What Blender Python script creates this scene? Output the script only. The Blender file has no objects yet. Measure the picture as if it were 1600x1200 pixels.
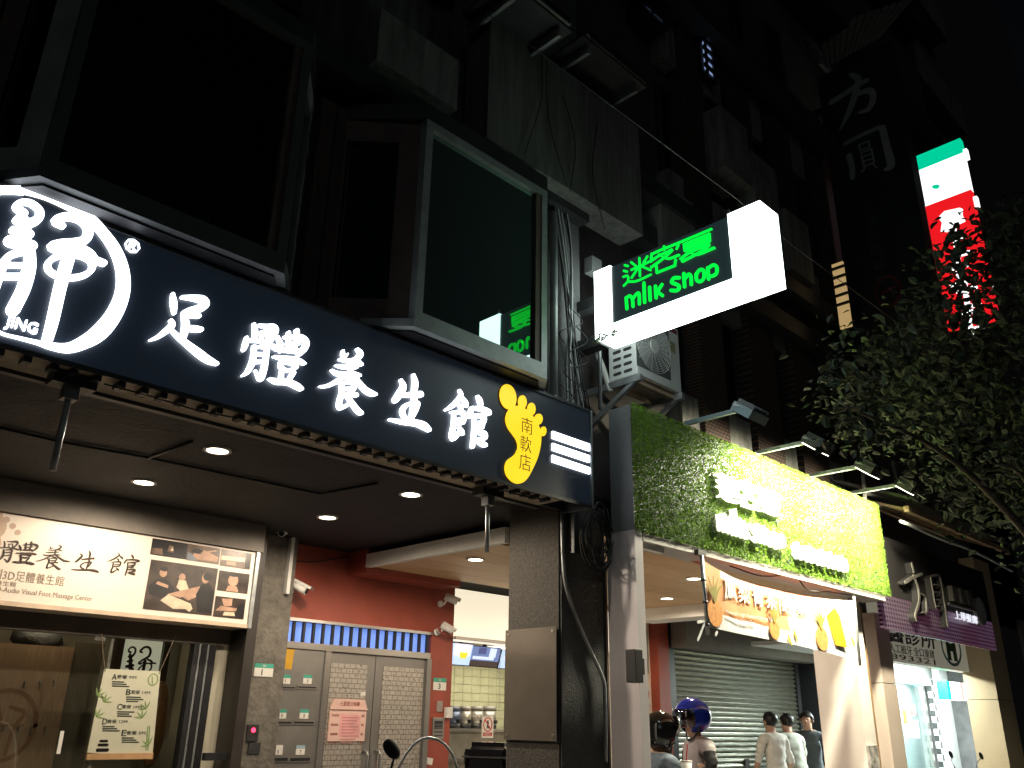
import bpy, bmesh, math, random
from mathutils import noise
from mathutils import Vector, Matrix
random.seed(7)
R = math.radians
sc = bpy.context.scene
COL = sc.collection
# ---------------------------------------------------------------- camera
FPX, CW, CH = 1345.0, 800.0, 600.0            # focal length and centre in photo pixels (1600x1200)
EYE = Vector((0, 0, 1.5))
def _basis(yaw, pitch, roll):
    cy, sy, cp, sp = math.cos(yaw), math.sin(yaw), math.cos(pitch), math.sin(pitch)
    f = Vector((sy*cp, cy*cp, sp)); r = Vector((cy, -sy, 0)); u = r.cross(f)
    return (r*math.cos(roll)+u*math.sin(roll), u*math.cos(roll)-r*math.sin(roll), f)
RT, UP, FW = _basis(R(44.56), R(21.5), R(1.04))
cam = bpy.data.cameras.new('camera'); cam.sensor_width = 36; cam.lens = FPX/1600*36
cam.clip_start = .05; cam.clip_end = 500
co = bpy.data.objects.new('camera', cam); COL.objects.link(co)
co.matrix_world = Matrix(((RT.x, UP.x, -FW.x, EYE.x), (RT.y, UP.y, -FW.y, EYE.y), (RT.z, UP.z, -FW.z, EYE.z), (0, 0, 0, 1)))
sc.camera = co
# ---------------------------------------------------------------- night sky, light, exposure
w = bpy.data.worlds.new('World'); sc.world = w; w.use_nodes = True
wn = w.node_tree; bg = wn.nodes['Background']
sky = wn.nodes.new('ShaderNodeTexSky'); sky.sky_type = 'NISHITA'; sky.sun_disc = False
sky.sun_elevation = R(-4); sky.sun_rotation = R(215)
wn.links.new(sky.outputs[0], bg.inputs[0]); bg.inputs[1].default_value = SKY_STRENGTH = 0.12
sun = bpy.data.lights.new('night_glow', 'SUN'); sun.energy = .038; sun.angle = R(20); sun.color = (.85, .95, 1)
so = bpy.data.objects.new('night_glow', sun); COL.objects.link(so)
so.rotation_euler = Vector((.57, .82, -.42)).to_track_quat('-Z', 'Y').to_euler()
MW, FL = 5.5, 560.0                             # radiance of the white light box, watts of a flood lamp
DL = 66.0                                      # watts of one arcade downlight
vs = sc.view_settings
vs.view_transform = 'Standard'; vs.look = 'None'; vs.gamma = 1; vs.exposure = 0; vs.use_curve_mapping = False
try:
    sc.cycles.use_denoising = True; sc.cycles.max_bounces = 6; sc.cycles.sample_clamp_indirect = 6
    sc.cycles.use_light_tree = True
except Exception: pass

# ---------------------------------------------------------------- pixel -> place
def ray(x, y): return RT*((x-CW)/FPX) - UP*((y-CH)/FPX) + FW
def PY(x, y, Y): d = ray(x, y); return EYE + d*(Y/d.y)
def PX(x, y, X): d = ray(x, y); return EYE + d*(X/d.x)
def PZ(x, y, Z): d = ray(x, y); return EYE + d*((Z-EYE.z)/d.z)
def proj(p):
    v = Vector(p)-EYE; z = v.dot(FW); return CW+FPX*v.dot(RT)/z, CH-FPX*v.dot(UP)/z
def proj_ok(x, y, z, x0, x1, y0, y1):
    a, b = proj((x, y, z)); return x0 < a < x1 and y0 < b < y1
def RY(x0, y0, x1, y1, Y):                     # rectangle on a street-parallel plane -> x0,x1,z0,z1
    a, b = PY(x0, y0, Y), PY(x1, y1, Y); return a.x, b.x, b.z, a.z

# ---------------------------------------------------------------- materials
MT = {}
def pm(name, col, rough=.6, metal=0, var=.18, scale=6, bump=0, bscale=60, spec=.5, stretch=None, coat=0):
    if name in MT: return MT[name]
    m = bpy.data.materials.new(name); m.use_nodes = True; t = m.node_tree; n = t.nodes; p = n['Principled BSDF']
    p.inputs['Roughness'].default_value = rough; p.inputs['Metallic'].default_value = metal
    p.inputs['Specular IOR Level'].default_value = spec; p.inputs['Coat Weight'].default_value = coat
    g = n.new('ShaderNodeNewGeometry'); src = g.outputs['Position']
    if stretch:
        mp = n.new('ShaderNodeMapping'); mp.inputs['Scale'].default_value = stretch
        t.links.new(src, mp.inputs['Vector']); src = mp.outputs[0]
    nz = n.new('ShaderNodeTexNoise'); nz.inputs['Scale'].default_value = scale; nz.inputs['Detail'].default_value = 6
    nz.inputs['Roughness'].default_value = .65
    t.links.new(src, nz.inputs['Vector'])
    cr = n.new('ShaderNodeValToRGB'); e = cr.color_ramp.elements
    e[0].position = .3; e[1].position = .7
    e[0].color = tuple(c*(1-var) for c in col)+(1,); e[1].color = tuple(min(1, c*(1+var)) for c in col)+(1,)
    t.links.new(nz.outputs['Fac'], cr.inputs[0]); t.links.new(cr.outputs[0], p.inputs['Base Color'])
    rm = n.new('ShaderNodeMapRange'); rm.inputs['To Min'].default_value = max(0, rough-min(.1, rough*.4)); rm.inputs['To Max'].default_value = min(1, rough+min(.1, rough*.4))
    t.links.new(nz.outputs['Fac'], rm.inputs['Value']); t.links.new(rm.outputs[0], p.inputs['Roughness'])
    if bump:
        b2 = n.new('ShaderNodeTexNoise'); b2.inputs['Scale'].default_value = bscale; b2.inputs['Detail'].default_value = 4
        t.links.new(src, b2.inputs['Vector'])
        bp = n.new('ShaderNodeBump'); bp.inputs['Strength'].default_value = bump; bp.inputs['Distance'].default_value = .02
        t.links.new(b2.outputs['Fac'], bp.inputs['Height']); t.links.new(bp.outputs[0], p.inputs['Normal'])
    MT[name] = m; return m
def em(name, col, s, base=None):
    if name in MT: return MT[name]
    m = bpy.data.materials.new(name); m.use_nodes = True; p = m.node_tree.nodes['Principled BSDF']
    p.inputs['Base Color'].default_value = (tuple(base) if base else tuple(c*.7 for c in col))+(1,); p.inputs['Emission Color'].default_value = tuple(col)+(1,)
    p.inputs['Emission Strength'].default_value = s; p.inputs['Roughness'].default_value = .35
    MT[name] = m; return m
def glass(name, tint=(.9, .95, .93), alpha=.12, rough=.02):
    if name in MT: return MT[name]
    m = bpy.data.materials.new(name); m.use_nodes = True; t = m.node_tree; n = t.nodes
    n.clear(); o = n.new('ShaderNodeOutputMaterial'); mx = n.new('ShaderNodeMixShader')
    tr = n.new('ShaderNodeBsdfTransparent'); tr.inputs[0].default_value = tint+(1,)
    gl = n.new('ShaderNodeBsdfGlossy'); gl.inputs['Roughness'].default_value = rough
    lw = n.new('ShaderNodeLayerWeight'); lw.inputs[0].default_value = .5; fr = n.new('ShaderNodeMath'); fr.operation = 'POWER'; fr.inputs[1].default_value = 4; t.links.new(lw.outputs['Facing'], fr.inputs[0])
    ad = n.new('ShaderNodeMath'); ad.operation = 'ADD'; ad.use_clamp = True; ad.inputs[1].default_value = alpha
    t.links.new(fr.outputs[0], ad.inputs[0]); t.links.new(ad.outputs[0], mx.inputs[0])
    t.links.new(tr.outputs[0], mx.inputs[1]); t.links.new(gl.outputs[0], mx.inputs[2]); t.links.new(mx.outputs[0], o.inputs[0])
    MT[name] = m; return m

# ---------------------------------------------------------------- objects
WL = {}
def put(o, parent, wloc):
    COL.objects.link(o)
    WL[o.name] = Vector(wloc)
    if parent is not None:
        o.parent = parent; o.location = Vector(wloc)-WL[parent.name]
    else: o.location = wloc
    return o
def tag(o, label=None, cat=None, group=None, kind=None):
    if label: o['label'] = label
    if cat: o['category'] = cat
    if group: o['group'] = group
    if kind: o['kind'] = kind
    return o
def T(name, label, cat, loc, group=None, kind=None):
    o = bpy.data.objects.new(name, None); o.empty_display_size = .1
    put(o, None, loc); return tag(o, label, cat, group, kind)
def mesh(name, V, F, mats, mi=None, smooth=False, fix=True):
    me = bpy.data.meshes.new(name); me.from_pydata([tuple(v) for v in V], [], F)
    for m in (mats if isinstance(mats, (list, tuple)) else [mats]): me.materials.append(m)
    if mi:
        for p, i in zip(me.polygons, mi): p.material_index = i
    if fix:
        b = bmesh.new(); b.from_mesh(me); bmesh.ops.recalc_face_normals(b, faces=b.faces); b.to_mesh(me); b.free()
    if smooth:
        for p in me.polygons: p.use_smooth = True
    return me
def M(name, V, F, mat, parent=None, mi=None, smooth=False, fix=True, **kw):
    used = sorted({i for f in F for i in f})
    if len(used) < len(V): ix = {j: i for i, j in enumerate(used)}; V = [V[j] for j in used]; F = [tuple(ix[i] for i in f) for f in F]
    V = [Vector(v) for v in V]
    lo = Vector((min(v.x for v in V), min(v.y for v in V), min(v.z for v in V)))
    hi = Vector((max(v.x for v in V), max(v.y for v in V), max(v.z for v in V)))
    c = Vector(((lo.x+hi.x)/2, (lo.y+hi.y)/2, lo.z if parent is None else (lo.z+hi.z)/2))
    o = bpy.data.objects.new(name, mesh(name, [v-c for v in V], F, mat, mi, smooth, fix))
    put(o, parent, c); return tag(o, **kw)
def bxv(x0, x1, y0, y1, z0, z1):
    return ([(x0,y0,z0),(x1,y0,z0),(x1,y1,z0),(x0,y1,z0),(x0,y0,z1),(x1,y0,z1),(x1,y1,z1),(x0,y1,z1)],
            [(0,3,2,1),(4,5,6,7),(0,1,5,4),(1,2,6,5),(2,3,7,6),(3,0,4,7)])
def box(name, x0, x1, y0, y1, z0, z1, mat, parent=None, bev=0, **kw):
    V, F = bxv(min(x0,x1), max(x0,x1), min(y0,y1), max(y0,y1), min(z0,z1), max(z0,z1))
    o = M(name, V, F, mat, parent, **kw)
    if bev:
        b = bmesh.new(); b.from_mesh(o.data)
        bmesh.ops.bevel(b, geom=b.edges[:], offset=bev, segments=2, affect='EDGES', profile=.6)
        b.to_mesh(o.data); b.free()
    return o
def multi(parts):                               # join several (V,F) into one
    V, F = [], []
    for v, f in parts:
        k = len(V); V += [Vector(a) for a in v]; F += [tuple(i+k for i in q) for q in f]
    return V, F
def prism(name, pts, off, mat, parent=None, **kw):
    n = len(pts); pts = [Vector(p) for p in pts]; off = Vector(off)
    V = pts+[p+off for p in pts]
    F = [tuple(range(n)), tuple(range(2*n-1, n-1, -1))]+[(i, (i+1) % n, (i+1) % n+n, i+n) for i in range(n)]
    return M(name, V, F, mat, parent, **kw)
def cylv(a, b, r, n=12, r2=None, cap=True):
    a, b = Vector(a), Vector(b); d = (b-a).normalized(); r2 = r if r2 is None else r2
    u = d.orthogonal().normalized(); v = d.cross(u)
    V = [a+(u*math.cos(2*math.pi*i/n)+v*math.sin(2*math.pi*i/n))*r for i in range(n)]
    V += [b+(u*math.cos(2*math.pi*i/n)+v*math.sin(2*math.pi*i/n))*r2 for i in range(n)]
    F = [(i, (i+1) % n, (i+1) % n+n, i+n) for i in range(n)]
    if cap: F += [tuple(range(n-1, -1, -1)), tuple(range(n, 2*n))]
    return V, F
def cyl(name, a, b, r, mat, parent=None, n=12, r2=None, **kw):
    V, F = cylv(a, b, r, n, r2); o = M(name, V, F, mat, parent, **kw)
    if n > 7:
        for p in o.data.polygons: p.use_smooth = len(p.vertices) == 4
    return o
def catmull(P, k=4, closed=False):
    P = [Vector(p) for p in P]; n = len(P)
    if n < 3: return P
    out = []; rng = n if closed else n-1
    for i in range(rng):
        p0 = P[(i-1) % n] if closed or i > 0 else P[0]*2-P[1]
        p1 = P[i]; p2 = P[(i+1) % n]; p3 = P[(i+2) % n] if closed or i+2 < n else P[-1]*2-P[-2]
        for j in range(k):
            t = j/k; t2 = t*t; t3 = t2*t
            out.append(.5*((2*p1)+(p2-p0)*t+(2*p0-5*p1+4*p2-p3)*t2+(3*p1-p0-3*p2+p3)*t3))
    if not closed: out.append(P[-1])
    return out
def tubev(P, r, n=6, closed=False):
    P = [Vector(p) for p in P]; V = []; F = []; L = len(P); rr = r if isinstance(r, (list, tuple)) else [r]*L
    up = None
    for i, p in enumerate(P):
        a = P[(i-1) % L] if closed or i > 0 else p; b = P[(i+1) % L] if closed or i < L-1 else p
        d = (b-a)
        d = d.normalized() if d.length > 1e-9 else Vector((0, 0, 1))
        if up is None: up = d.orthogonal().normalized()
        u = (up-d*up.dot(d)); u = u.normalized() if u.length > 1e-6 else d.orthogonal().normalized(); up = u; v = d.cross(u)
        V += [p+(u*math.cos(2*math.pi*k/n)+v*math.sin(2*math.pi*k/n))*rr[i] for k in range(n)]
    for i in range(L if closed else L-1):
        j = (i+1) % L
        F += [(i*n+k, i*n+(k+1) % n, j*n+(k+1) % n, j*n+k) for k in range(n)]
    if not closed: F += [tuple(range(n-1, -1, -1)), tuple(range((L-1)*n, L*n))]
    return V, F
def tube(name, P, r, mat, parent=None, n=6, smooth=4, closed=False, **kw):
    if smooth and len(P) > 2: P = catmull(P, smooth, closed)
    V, F = tubev(P, r, n, closed); return M(name, V, F, mat, parent, smooth=True, **kw)
def ellv(c, rx, ry, rz, nu=16, nv=10, rot=None, v0=0.0, v1=1.0):
    V, F = [], []; c = Vector(c)
    for j in range(nv+1):
        th = math.pi*(v0+(v1-v0)*j/nv)
        for i in range(nu):
            ph = 2*math.pi*i/nu
            p = Vector((rx*math.sin(th)*math.cos(ph), ry*math.sin(th)*math.sin(ph), rz*math.cos(th)))
            if rot: p = rot @ p
            V.append(c+p)
    for j in range(nv):
        F += [(j*nu+i, j*nu+(i+1) % nu, (j+1)*nu+(i+1) % nu, (j+1)*nu+i) for i in range(nu)]
    return V, F
def ell(name, c, rx, ry, rz, mat, parent=None, rot=None, nu=16, nv=10, **kw):
    V, F = ellv(c, rx, ry, rz, nu, nv, rot)
    o = M(name, V, F, mat, parent, smooth=True, **kw)
    b = bmesh.new(); b.from_mesh(o.data); bmesh.ops.remove_doubles(b, verts=b.verts, dist=1e-5); b.to_mesh(o.data); b.free()
    return o
# frames: origin, u, v, n  -> 3D
class Fr:
    def __init__(s, o, u, v, n): s.o, s.u, s.v, s.n = Vector(o), Vector(u), Vector(v), Vector(n)
    def __call__(s, a, b, c=0): return s.o+s.u*a+s.v*b+s.n*c
def stroke_geo(strokes, fr, depth, step=.0004, k=4):
    parts = []
    for q, st in enumerate(strokes):
        P = catmull([(a, b, w) for a, b, w in st], k); V = []; F = []; h = depth+step*q
        L = []; Rr = []
        for i, p in enumerate(P):
            a = P[max(0, i-1)]; b = P[min(len(P)-1, i+1)]; d = Vector((b.x-a.x, b.y-a.y))
            d = d.normalized() if d.length > 1e-9 else Vector((1, 0)); nn = Vector((-d.y, d.x))*max(p.z, .0004)/2
            L.append((p.x+nn.x, p.y+nn.y)); Rr.append((p.x-nn.x, p.y-nn.y))
        def cap(p, a, b):                        # half circle from a to b round p
            s = math.atan2(a[1]-p.y, a[0]-p.x); r = math.hypot(a[0]-p.x, a[1]-p.y)
            return [(p.x+r*math.cos(s-math.pi*j/6), p.y+r*math.sin(s-math.pi*j/6)) for j in range(1, 6)]
        e = cap(P[-1], L[-1], Rr[-1]); s0 = cap(P[0], Rr[0], L[0])
        outline = L+e+Rr[::-1]+s0; n = len(outline); m = len(L)
        V = [fr(a, b, h) for a, b in outline]+[fr(a, b, 0) for a, b in outline]
        ri = lambda i: m+len(e)+(m-1-i)
        for i in range(m-1): F.append((i, i+1, ri(i+1), ri(i)))
        F.append(tuple(range(m-1, m+len(e)+1)))
        F.append(tuple(range(ri(0), n))+(0,))
        F += [(i, (i+1) % n, (i+1) % n+n, i+n) for i in range(n)]
        parts.append((V, F))
    return multi(parts)
def glyph(name, strokes, fr, depth, mat, parent, **kw):
    V, F = stroke_geo(strokes, fr, depth); return M(name, V, F, mat, parent, **kw)
_tc = {}
def text_geo(s, extrude=.004, bold=0):
    key = (s, extrude, bold)
    if key not in _tc:
        c = bpy.data.curves.new('t', 'FONT'); c.body = s; c.extrude = extrude; c.resolution_u = 2; c.offset = bold
        o = bpy.data.objects.new('t', c); COL.objects.link(o); bpy.context.view_layer.update()
        me = bpy.data.meshes.new_from_object(o.evaluated_get(bpy.context.evaluated_depsgraph_get()))
        V = [v.co.copy() for v in me.vertices]; F = [tuple(p.vertices) for p in me.polygons]
        bpy.data.objects.remove(o); bpy.data.curves.remove(c); bpy.data.meshes.remove(me)
        x0 = min(v.x for v in V); x1 = max(v.x for v in V); y0 = min(v.y for v in V); y1 = max(v.y for v in V)
        _tc[key] = ([Vector(((v.x-x0)/(x1-x0), (v.y-y0)/(y1-y0), v.z)) for v in V], F, (x1-x0)/(y1-y0))
    return _tc[key]
def text(name, s, fr, w, h, mat, parent, depth=.002, bold=0, **kw):
    """text filling a w x h box whose lower left corner is fr's origin; raised by depth"""
    V, F, asp = text_geo(s, 1, bold)
    if w is None: w = h*asp
    if h is None: h = w/asp
    return M(name, [fr(v.x*w, v.y*h, (v.z+1)*.5*depth+.0006) for v in V], F, mat, parent, fix=False, **kw)
def lamp(name, kind, loc, target, watts, parent, col=(1, .82, .6), size=.05, angle=140, blend=1):
    l = bpy.data.lights.new(name, kind); l.energy = watts; l.color = col
    if kind == 'SPOT': l.spot_size = R(angle); l.spot_blend = blend; l.shadow_soft_size = size
    elif kind == 'AREA': l.shape = 'RECTANGLE'; l.size, l.size_y = size
    else: l.shadow_soft_size = size
    o = bpy.data.objects.new(name, l); put(o, parent, loc)
    d = (Vector(target)-Vector(loc)); o.rotation_euler = d.to_track_quat('-Z', 'Y').to_euler()
    return o
def inst(me, name, wloc, parent, **kw):
    o = bpy.data.objects.new(name, me); put(o, parent, wloc); return tag(o, **kw)
FY_ = lambda x, z, Y: Fr((x, Y, z), (1, 0, 0), (0, 0, 1), (0, -1, 0))       # frame on a wall that faces the street

# palette
concrete = pm('concrete', (.13, .135, .13), .85, var=.35, scale=3, bump=.4, bscale=25)
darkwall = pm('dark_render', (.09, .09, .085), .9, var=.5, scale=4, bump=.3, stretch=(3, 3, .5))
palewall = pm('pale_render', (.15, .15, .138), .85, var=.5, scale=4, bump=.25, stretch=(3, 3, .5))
black = pm('black_paint', (.012, .012, .014), .5, var=.3)
dkgrey = pm('dark_grey_metal', (.05, .052, .055), .45, .4, var=.25)
steel = pm('brushed_steel', (.42, .41, .39), .32, .85, var=.12, scale=4, stretch=(1, 1, 30))
galv = pm('galvanised_steel', (.36, .38, .39), .45, .7, var=.25, scale=12)
alu = pm('window_aluminium', (.34, .37, .36), .5, .35, var=.2, scale=8)
brownfr = pm('bronze_frame', (.13, .095, .08), .6, .2, var=.3)
redw = pm('red_paint', (.30, .058, .034), .55, var=.2, scale=3, bump=.08)
white = pm('white_paint', (.78, .76, .72), .6, var=.05)
cream = pm('cream_panel', (.74, .66, .57), .5, var=.05, scale=2)
rubber = pm('black_rubber', (.012, .012, .012), .6)
plastic = pm('white_plastic', (.72, .71, .68), .4, var=.05)
skin = pm('skin', (.55, .33, .23), .55, var=.08)
hairm = pm('black_hair', (.012, .010, .009), .45)
# ================================================================ THE SETTING
asphalt = pm('asphalt', (.045, .045, .047), .85, var=.3, scale=40, bump=.3, bscale=200)
box('street', -120, 160, -120, 2.55, -.3, -.12, asphalt, kind='structure')
box('pavement', -120, 160, 2.554, 60, -.3, 0, pm('pavement_tiles', (.22, .21, .2), .7, var=.25, scale=8), kind='structure')
ZC = 2.96                                       # arcade ceiling
box('arcade_ceiling', -4, 9.3, 4.06, 6.9, ZC, 3.1, pm('black_ceiling', (.006, .0058, .0064), .75, var=.3, scale=4, bump=.3, bscale=30), kind='structure')

# ================================================================ apartment building over the massage shop
bA = T('apartment_building', 'dark grey apartment block with two glazed bay windows above the black signboard', 'building', (2, 8, 0))
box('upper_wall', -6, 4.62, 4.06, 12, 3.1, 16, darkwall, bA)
box('ledge', -6, 3.95, 3.9, 4.06, 3.1, 3.62, concrete, bA)
box('pilaster', 3.98, 4.60, 3.93, 4.06, 3.1, 16, concrete, bA)
tint = pm('tinted_glass', (.20, .30, .27), .015, .84, var=.05)
pane_dark = pm('dark_window_glass', (.06, .075, .075), .05, 1, var=.05)
def bay(x0, x1, z0, z1, yf, yb, spl, glassm, framem, sidem):
    root = M('bay_window', *multi([( [(x0-spl, yb, z0-.05), (x0, yf, z0-.05), (x1, yf, z0-.05), (x1+spl, yb, z0-.05),
                                      (x0-spl, yb, z0), (x0, yf, z0), (x1, yf, z0), (x1+spl, yb, z0)],
        [(0, 3, 2, 1), (4, 5, 6, 7), (0, 1, 5, 4), (1, 2, 6, 5), (2, 3, 7, 6), (3, 0, 4, 7)]) ]), framem, bA)
    prism('soffit_board', [(x0-spl+.02, yb, z0-.062), (x0+.03, yf+.05, z0-.062), (x1-.03, yf+.05, z0-.062), (x1+spl-.02, yb, z0-.062)], (0, 0, .011), black, root)
    prism('roof_slab', [(x0-spl, yb, z1), (x0, yf, z1), (x1, yf, z1), (x1+spl, yb, z1)], (0, 0, .12), dkgrey, root)
    t = .055
    # front: frame of four members and a pane set back
    box('frame', x0, x0+t, yf, yf+.06, z0, z1, framem, root); box('frame', x1-t, x1, yf, yf+.06, z0, z1, framem, root)
    box('frame', x0+t, x1-t, yf, yf+.06, z1-t, z1, framem, root); box('frame', x0+t, x1-t, yf, yf+.06, z0, z0+t, framem, root)
    box('gasket', x1-t-.05, x1-t, yf+.01, yf+.05, z0+t, z1-t, brownfr, root)
    box('pane', x0+t, x1-t-.05, yf+.035, yf+.045, z0+t, z1-t, glassm, root)
    # splayed sides
    for xa, xb in ((x0-spl, x0), (x1+spl, x1)):
        A, B = Vector((xa, yb, 0)), Vector((xb, yf+.061, 0)); d = (B-A); L = d.length; d.normalize(); nrm = Vector((-d.y, d.x, 0))
        if nrm.y > 0: nrm = -nrm
        def q(name, s0, s1, za, zb, dep, m):
            prism(name, [A+d*s0+Vector((0, 0, za)), A+d*s1+Vector((0, 0, za)), A+d*s1+Vector((0, 0, zb)), A+d*s0+Vector((0, 0, zb))], nrm*-dep, m, root)
        q('frame', 0, .11, z0, z1, .06, sidem); q('frame', L-.13, L, z0, z1, .06, sidem)
        q('frame', .11, L-.13, z1-.16, z1, .06, sidem); q('frame', .11, L-.13, z0, z0+.14, .06, sidem)
        o = M('pane', [A+d*.11-nrm*.03+Vector((0, 0, z0+.14)), A+d*(L-.13)-nrm*.03+Vector((0, 0, z0+.14)),
                       A+d*(L-.13)-nrm*.03+Vector((0, 0, z1-.16)), A+d*.11-nrm*.03+Vector((0, 0, z1-.16))], [(0, 1, 2, 3)], pane_dark, root)
    return root
b2 = PY(668, 185, 3.6), PY(858, 594, 3.6)+Vector((0, 0, .05))
bay(b2[0].x, b2[1].x-.02, b2[1].z, b2[0].z, 3.6, 4.05, .42, tint, alu, brownfr)
b1 = PY(105, 256, 3.6), PY(490, 72, 3.6)
bay(b1[0].x-.09, b1[1].x, b2[1].z, b1[1].z, 3.6, 4.05, .30, pane_dark, pm('dull_frame', (.09, .095, .095), .55, .3), alu)
# timber clad strip between the bays and the left-hand jamb
for i, (xa, xb) in enumerate(((2.23, 2.33), (2.345, 2.44), (2.455, 2.53))):
    box('cladding_board', xa-.02, xb-.02, 3.98, 4.059, 3.62, 5.15, brownfr, bA)
for xa, xb in ((.36, .46), (.475, .56), (.575, .66)):
    box('cladding_board', xa, xb, 3.9, 4.059, 3.62, 6.6, brownfr, bA)
# upper storeys: parapet panels, slabs, recesses
def panel(px0, py0, px1, py1, Y, dep, m, name='parapet_panel', parent=bA):
    x0, x1, z0, z1 = RY(px0, py0, px1, py1, Y); return box(name, x0, x1, Y, Y+dep, z0, z1, m, parent)
panel(596, 12, 714, 172, 3.75, .12, palewall)
panel(640, -150, 700, -20, 3.9, .12, palewall)
box('floor_slab', -6, 4.6, 3.82, 4.058, 5.25, 5.42, dkgrey, bA)
box('floor_slab', -6, 4.6, 3.82, 4.058, 8.2, 8.4, dkgrey, bA)
for px0, py0, px1, py1 in ((610, -120, 712, 8), (380, -60, 470, 20)):
    panel(px0, py0, px1, py1, 4.0, .05, black, 'window')

# ================================================================ brick building over the drink shop
bB = T('brick_building', 'tall dark building with brick lattice piers above the green drink shop wall', 'building', (9, 8, 0))
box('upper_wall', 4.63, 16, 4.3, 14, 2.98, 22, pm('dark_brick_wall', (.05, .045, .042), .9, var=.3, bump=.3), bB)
br = bpy.data.materials.new('brick_lattice'); br.use_nodes = True; t_ = br.node_tree
g_ = t_.nodes.new('ShaderNodeNewGeometry'); mp_ = t_.nodes.new('ShaderNodeMapping'); mp_.inputs['Rotation'].default_value = (R(90), 0, 0)
bt = t_.nodes.new('ShaderNodeTexBrick'); bt.inputs['Color1'].default_value = (.10, .055, .036, 1); bt.inputs['Color2'].default_value = (.07, .04, .028, 1)
bt.inputs['Mortar'].default_value = (.012, .01, .01, 1); bt.inputs['Scale'].default_value = 1; bt.inputs['Brick Width'].default_value = .055
bt.inputs['Row Height'].default_value = .034; bt.inputs['Mortar Size'].default_value = .008
t_.links.new(g_.outputs['Position'], mp_.inputs['Vector']); t_.links.new(mp_.outputs[0], bt.inputs['Vector'])
t_.links.new(bt.outputs['Color'], t_.nodes['Principled BSDF'].inputs['Base Color']); t_.nodes['Principled BSDF'].inputs['Roughness'].default_value = .85
# piers, windows and spandrels of the second floor (pixel columns along the green wall's top)
YB = 4.1
for pl, pr in ((1105, 1143), (1186, 1226), (1254, 1292), (1322, 1348)):
    xa, xb = PY(pl, 700, YB).x, PY(pr, 700, YB).x
    box('lattice_pier', xa, xb, YB, 4.299, 2.98, 9.5, br, bB)
for pl, pr in ((1075, 1105), (1145, 1184), (1228, 1252), (1294, 1320)):
    xa, xb = PY(pl, 700, YB).x, PY(pr, 700, YB).x
    for k, z0 in enumerate((3.3, 5.75, 8.6)):
        w_ = box('window', xa+.05, xb-.05, 4.24, 4.298, z0+1.1, z0+2.2, dkgrey, bB)
        box('pane', xa+.1, xb-.1, 4.232, 4.2395, z0+1.15, z0+2.15, pane_dark, w_)
        box('spandrel', xa+.02, xb-.02, 4.15, 4.298, z0-.35, z0+1.05, palewall, bB)
box('cornice', 5.3, 13, 3.95, 4.098, 5.55, 5.75, dkgrey, bB)
# big blank panel of the third floor and its neighbours
pan = panel(767, 25, 1005, 368, 3.7, .25, pm('blank_panel', (.125, .125, .115), .85, var=.4, scale=5, bump=.2, stretch=(3, 3, .35)), 'blank_panel', bB)
panel(1030, 280, 1090, 420, 3.9, .2, palewall, 'parapet_panel', bB)
for px, py in ((1130, 260), (1180, 330), (1235, 420)):
    p = PY(px, py, 3.9); box('parapet_panel', p.x, p.x+.55, 3.88, 4.298, p.z, p.z+.8, palewall, bB)
for k in range(5): box('floor_slab', 4.65, 15.5, 3.86, 4.299, 6.0+k*2.9, 6.18+k*2.9, dkgrey, bB)
blu = em('blue_lit_glass', (.35, .48, .85), .55)
for (px0, py0, px1, py1), nb in (((1012, -8, 1052, 44), 3), ((1098, 52, 1127, 128), 4)):
    x0, x1, z0, z1 = RY(px0, py0, px1, py1, 4.0)
    w_ = box('lit_window', x0, x1, 4.05, 4.297, z0, z1, black, bB)
    box('pane', x0+.06, x1-.06, 4.04, 4.0495, z0+.05, z1-.05, blu, w_)
    for k in range(nb):
        zz = z0+(z1-z0)*(k+.5)/nb; box('bar', x0, x1, 4.0, 4.02, zz-.025, zz+.025, black, w_)
    for k in range(2):
        xx = x0+(x1-x0)*(k+.6)/2.2; box('bar', xx-.02, xx+.02, 4.021, 4.039, z0, z1, black, w_)
# far yellow stairwell window with bars
x0, x1 = PX(1300, 420, 8.8).y, PX(1318, 420, 8.8).y
yel = box('lit_stair_window', 8.8, 8.83, min(x0, x1), max(x0, x1), PX(1310, 515, 8.8).z, PX(1310, 410, 8.8).z, em('yellow_lit', (.75, .5, .22), .55), bB)
zz0, zz1 = PX(1310, 515, 8.8).z, PX(1310, 410, 8.8).z
for k in range(5):
    z = zz0+(zz1-zz0)*(.35+.14*k); box('bar', 8.77, 8.795, min(x0, x1)-.02, max(x0, x1)+.02, z-.014, z+.014, black, yel)
# tower beyond, seen only as a darker edge at the upper right
bC = T('tower_block', 'far dark residential tower edge behind the vertical signs', 'building', (22, 12, 0))
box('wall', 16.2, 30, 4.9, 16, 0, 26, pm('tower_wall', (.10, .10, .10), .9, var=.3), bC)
for k in range(7):
    box('balcony', 16.4, 19.5, 4.45, 4.899, 6+k*2.9, 6.9+k*2.9, palewall, bC)
    box('window', 16.6, 18.2, 4.86, 4.898, 7.2+k*2.9, 8.4+k*2.9, pane_dark, bC)
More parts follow.
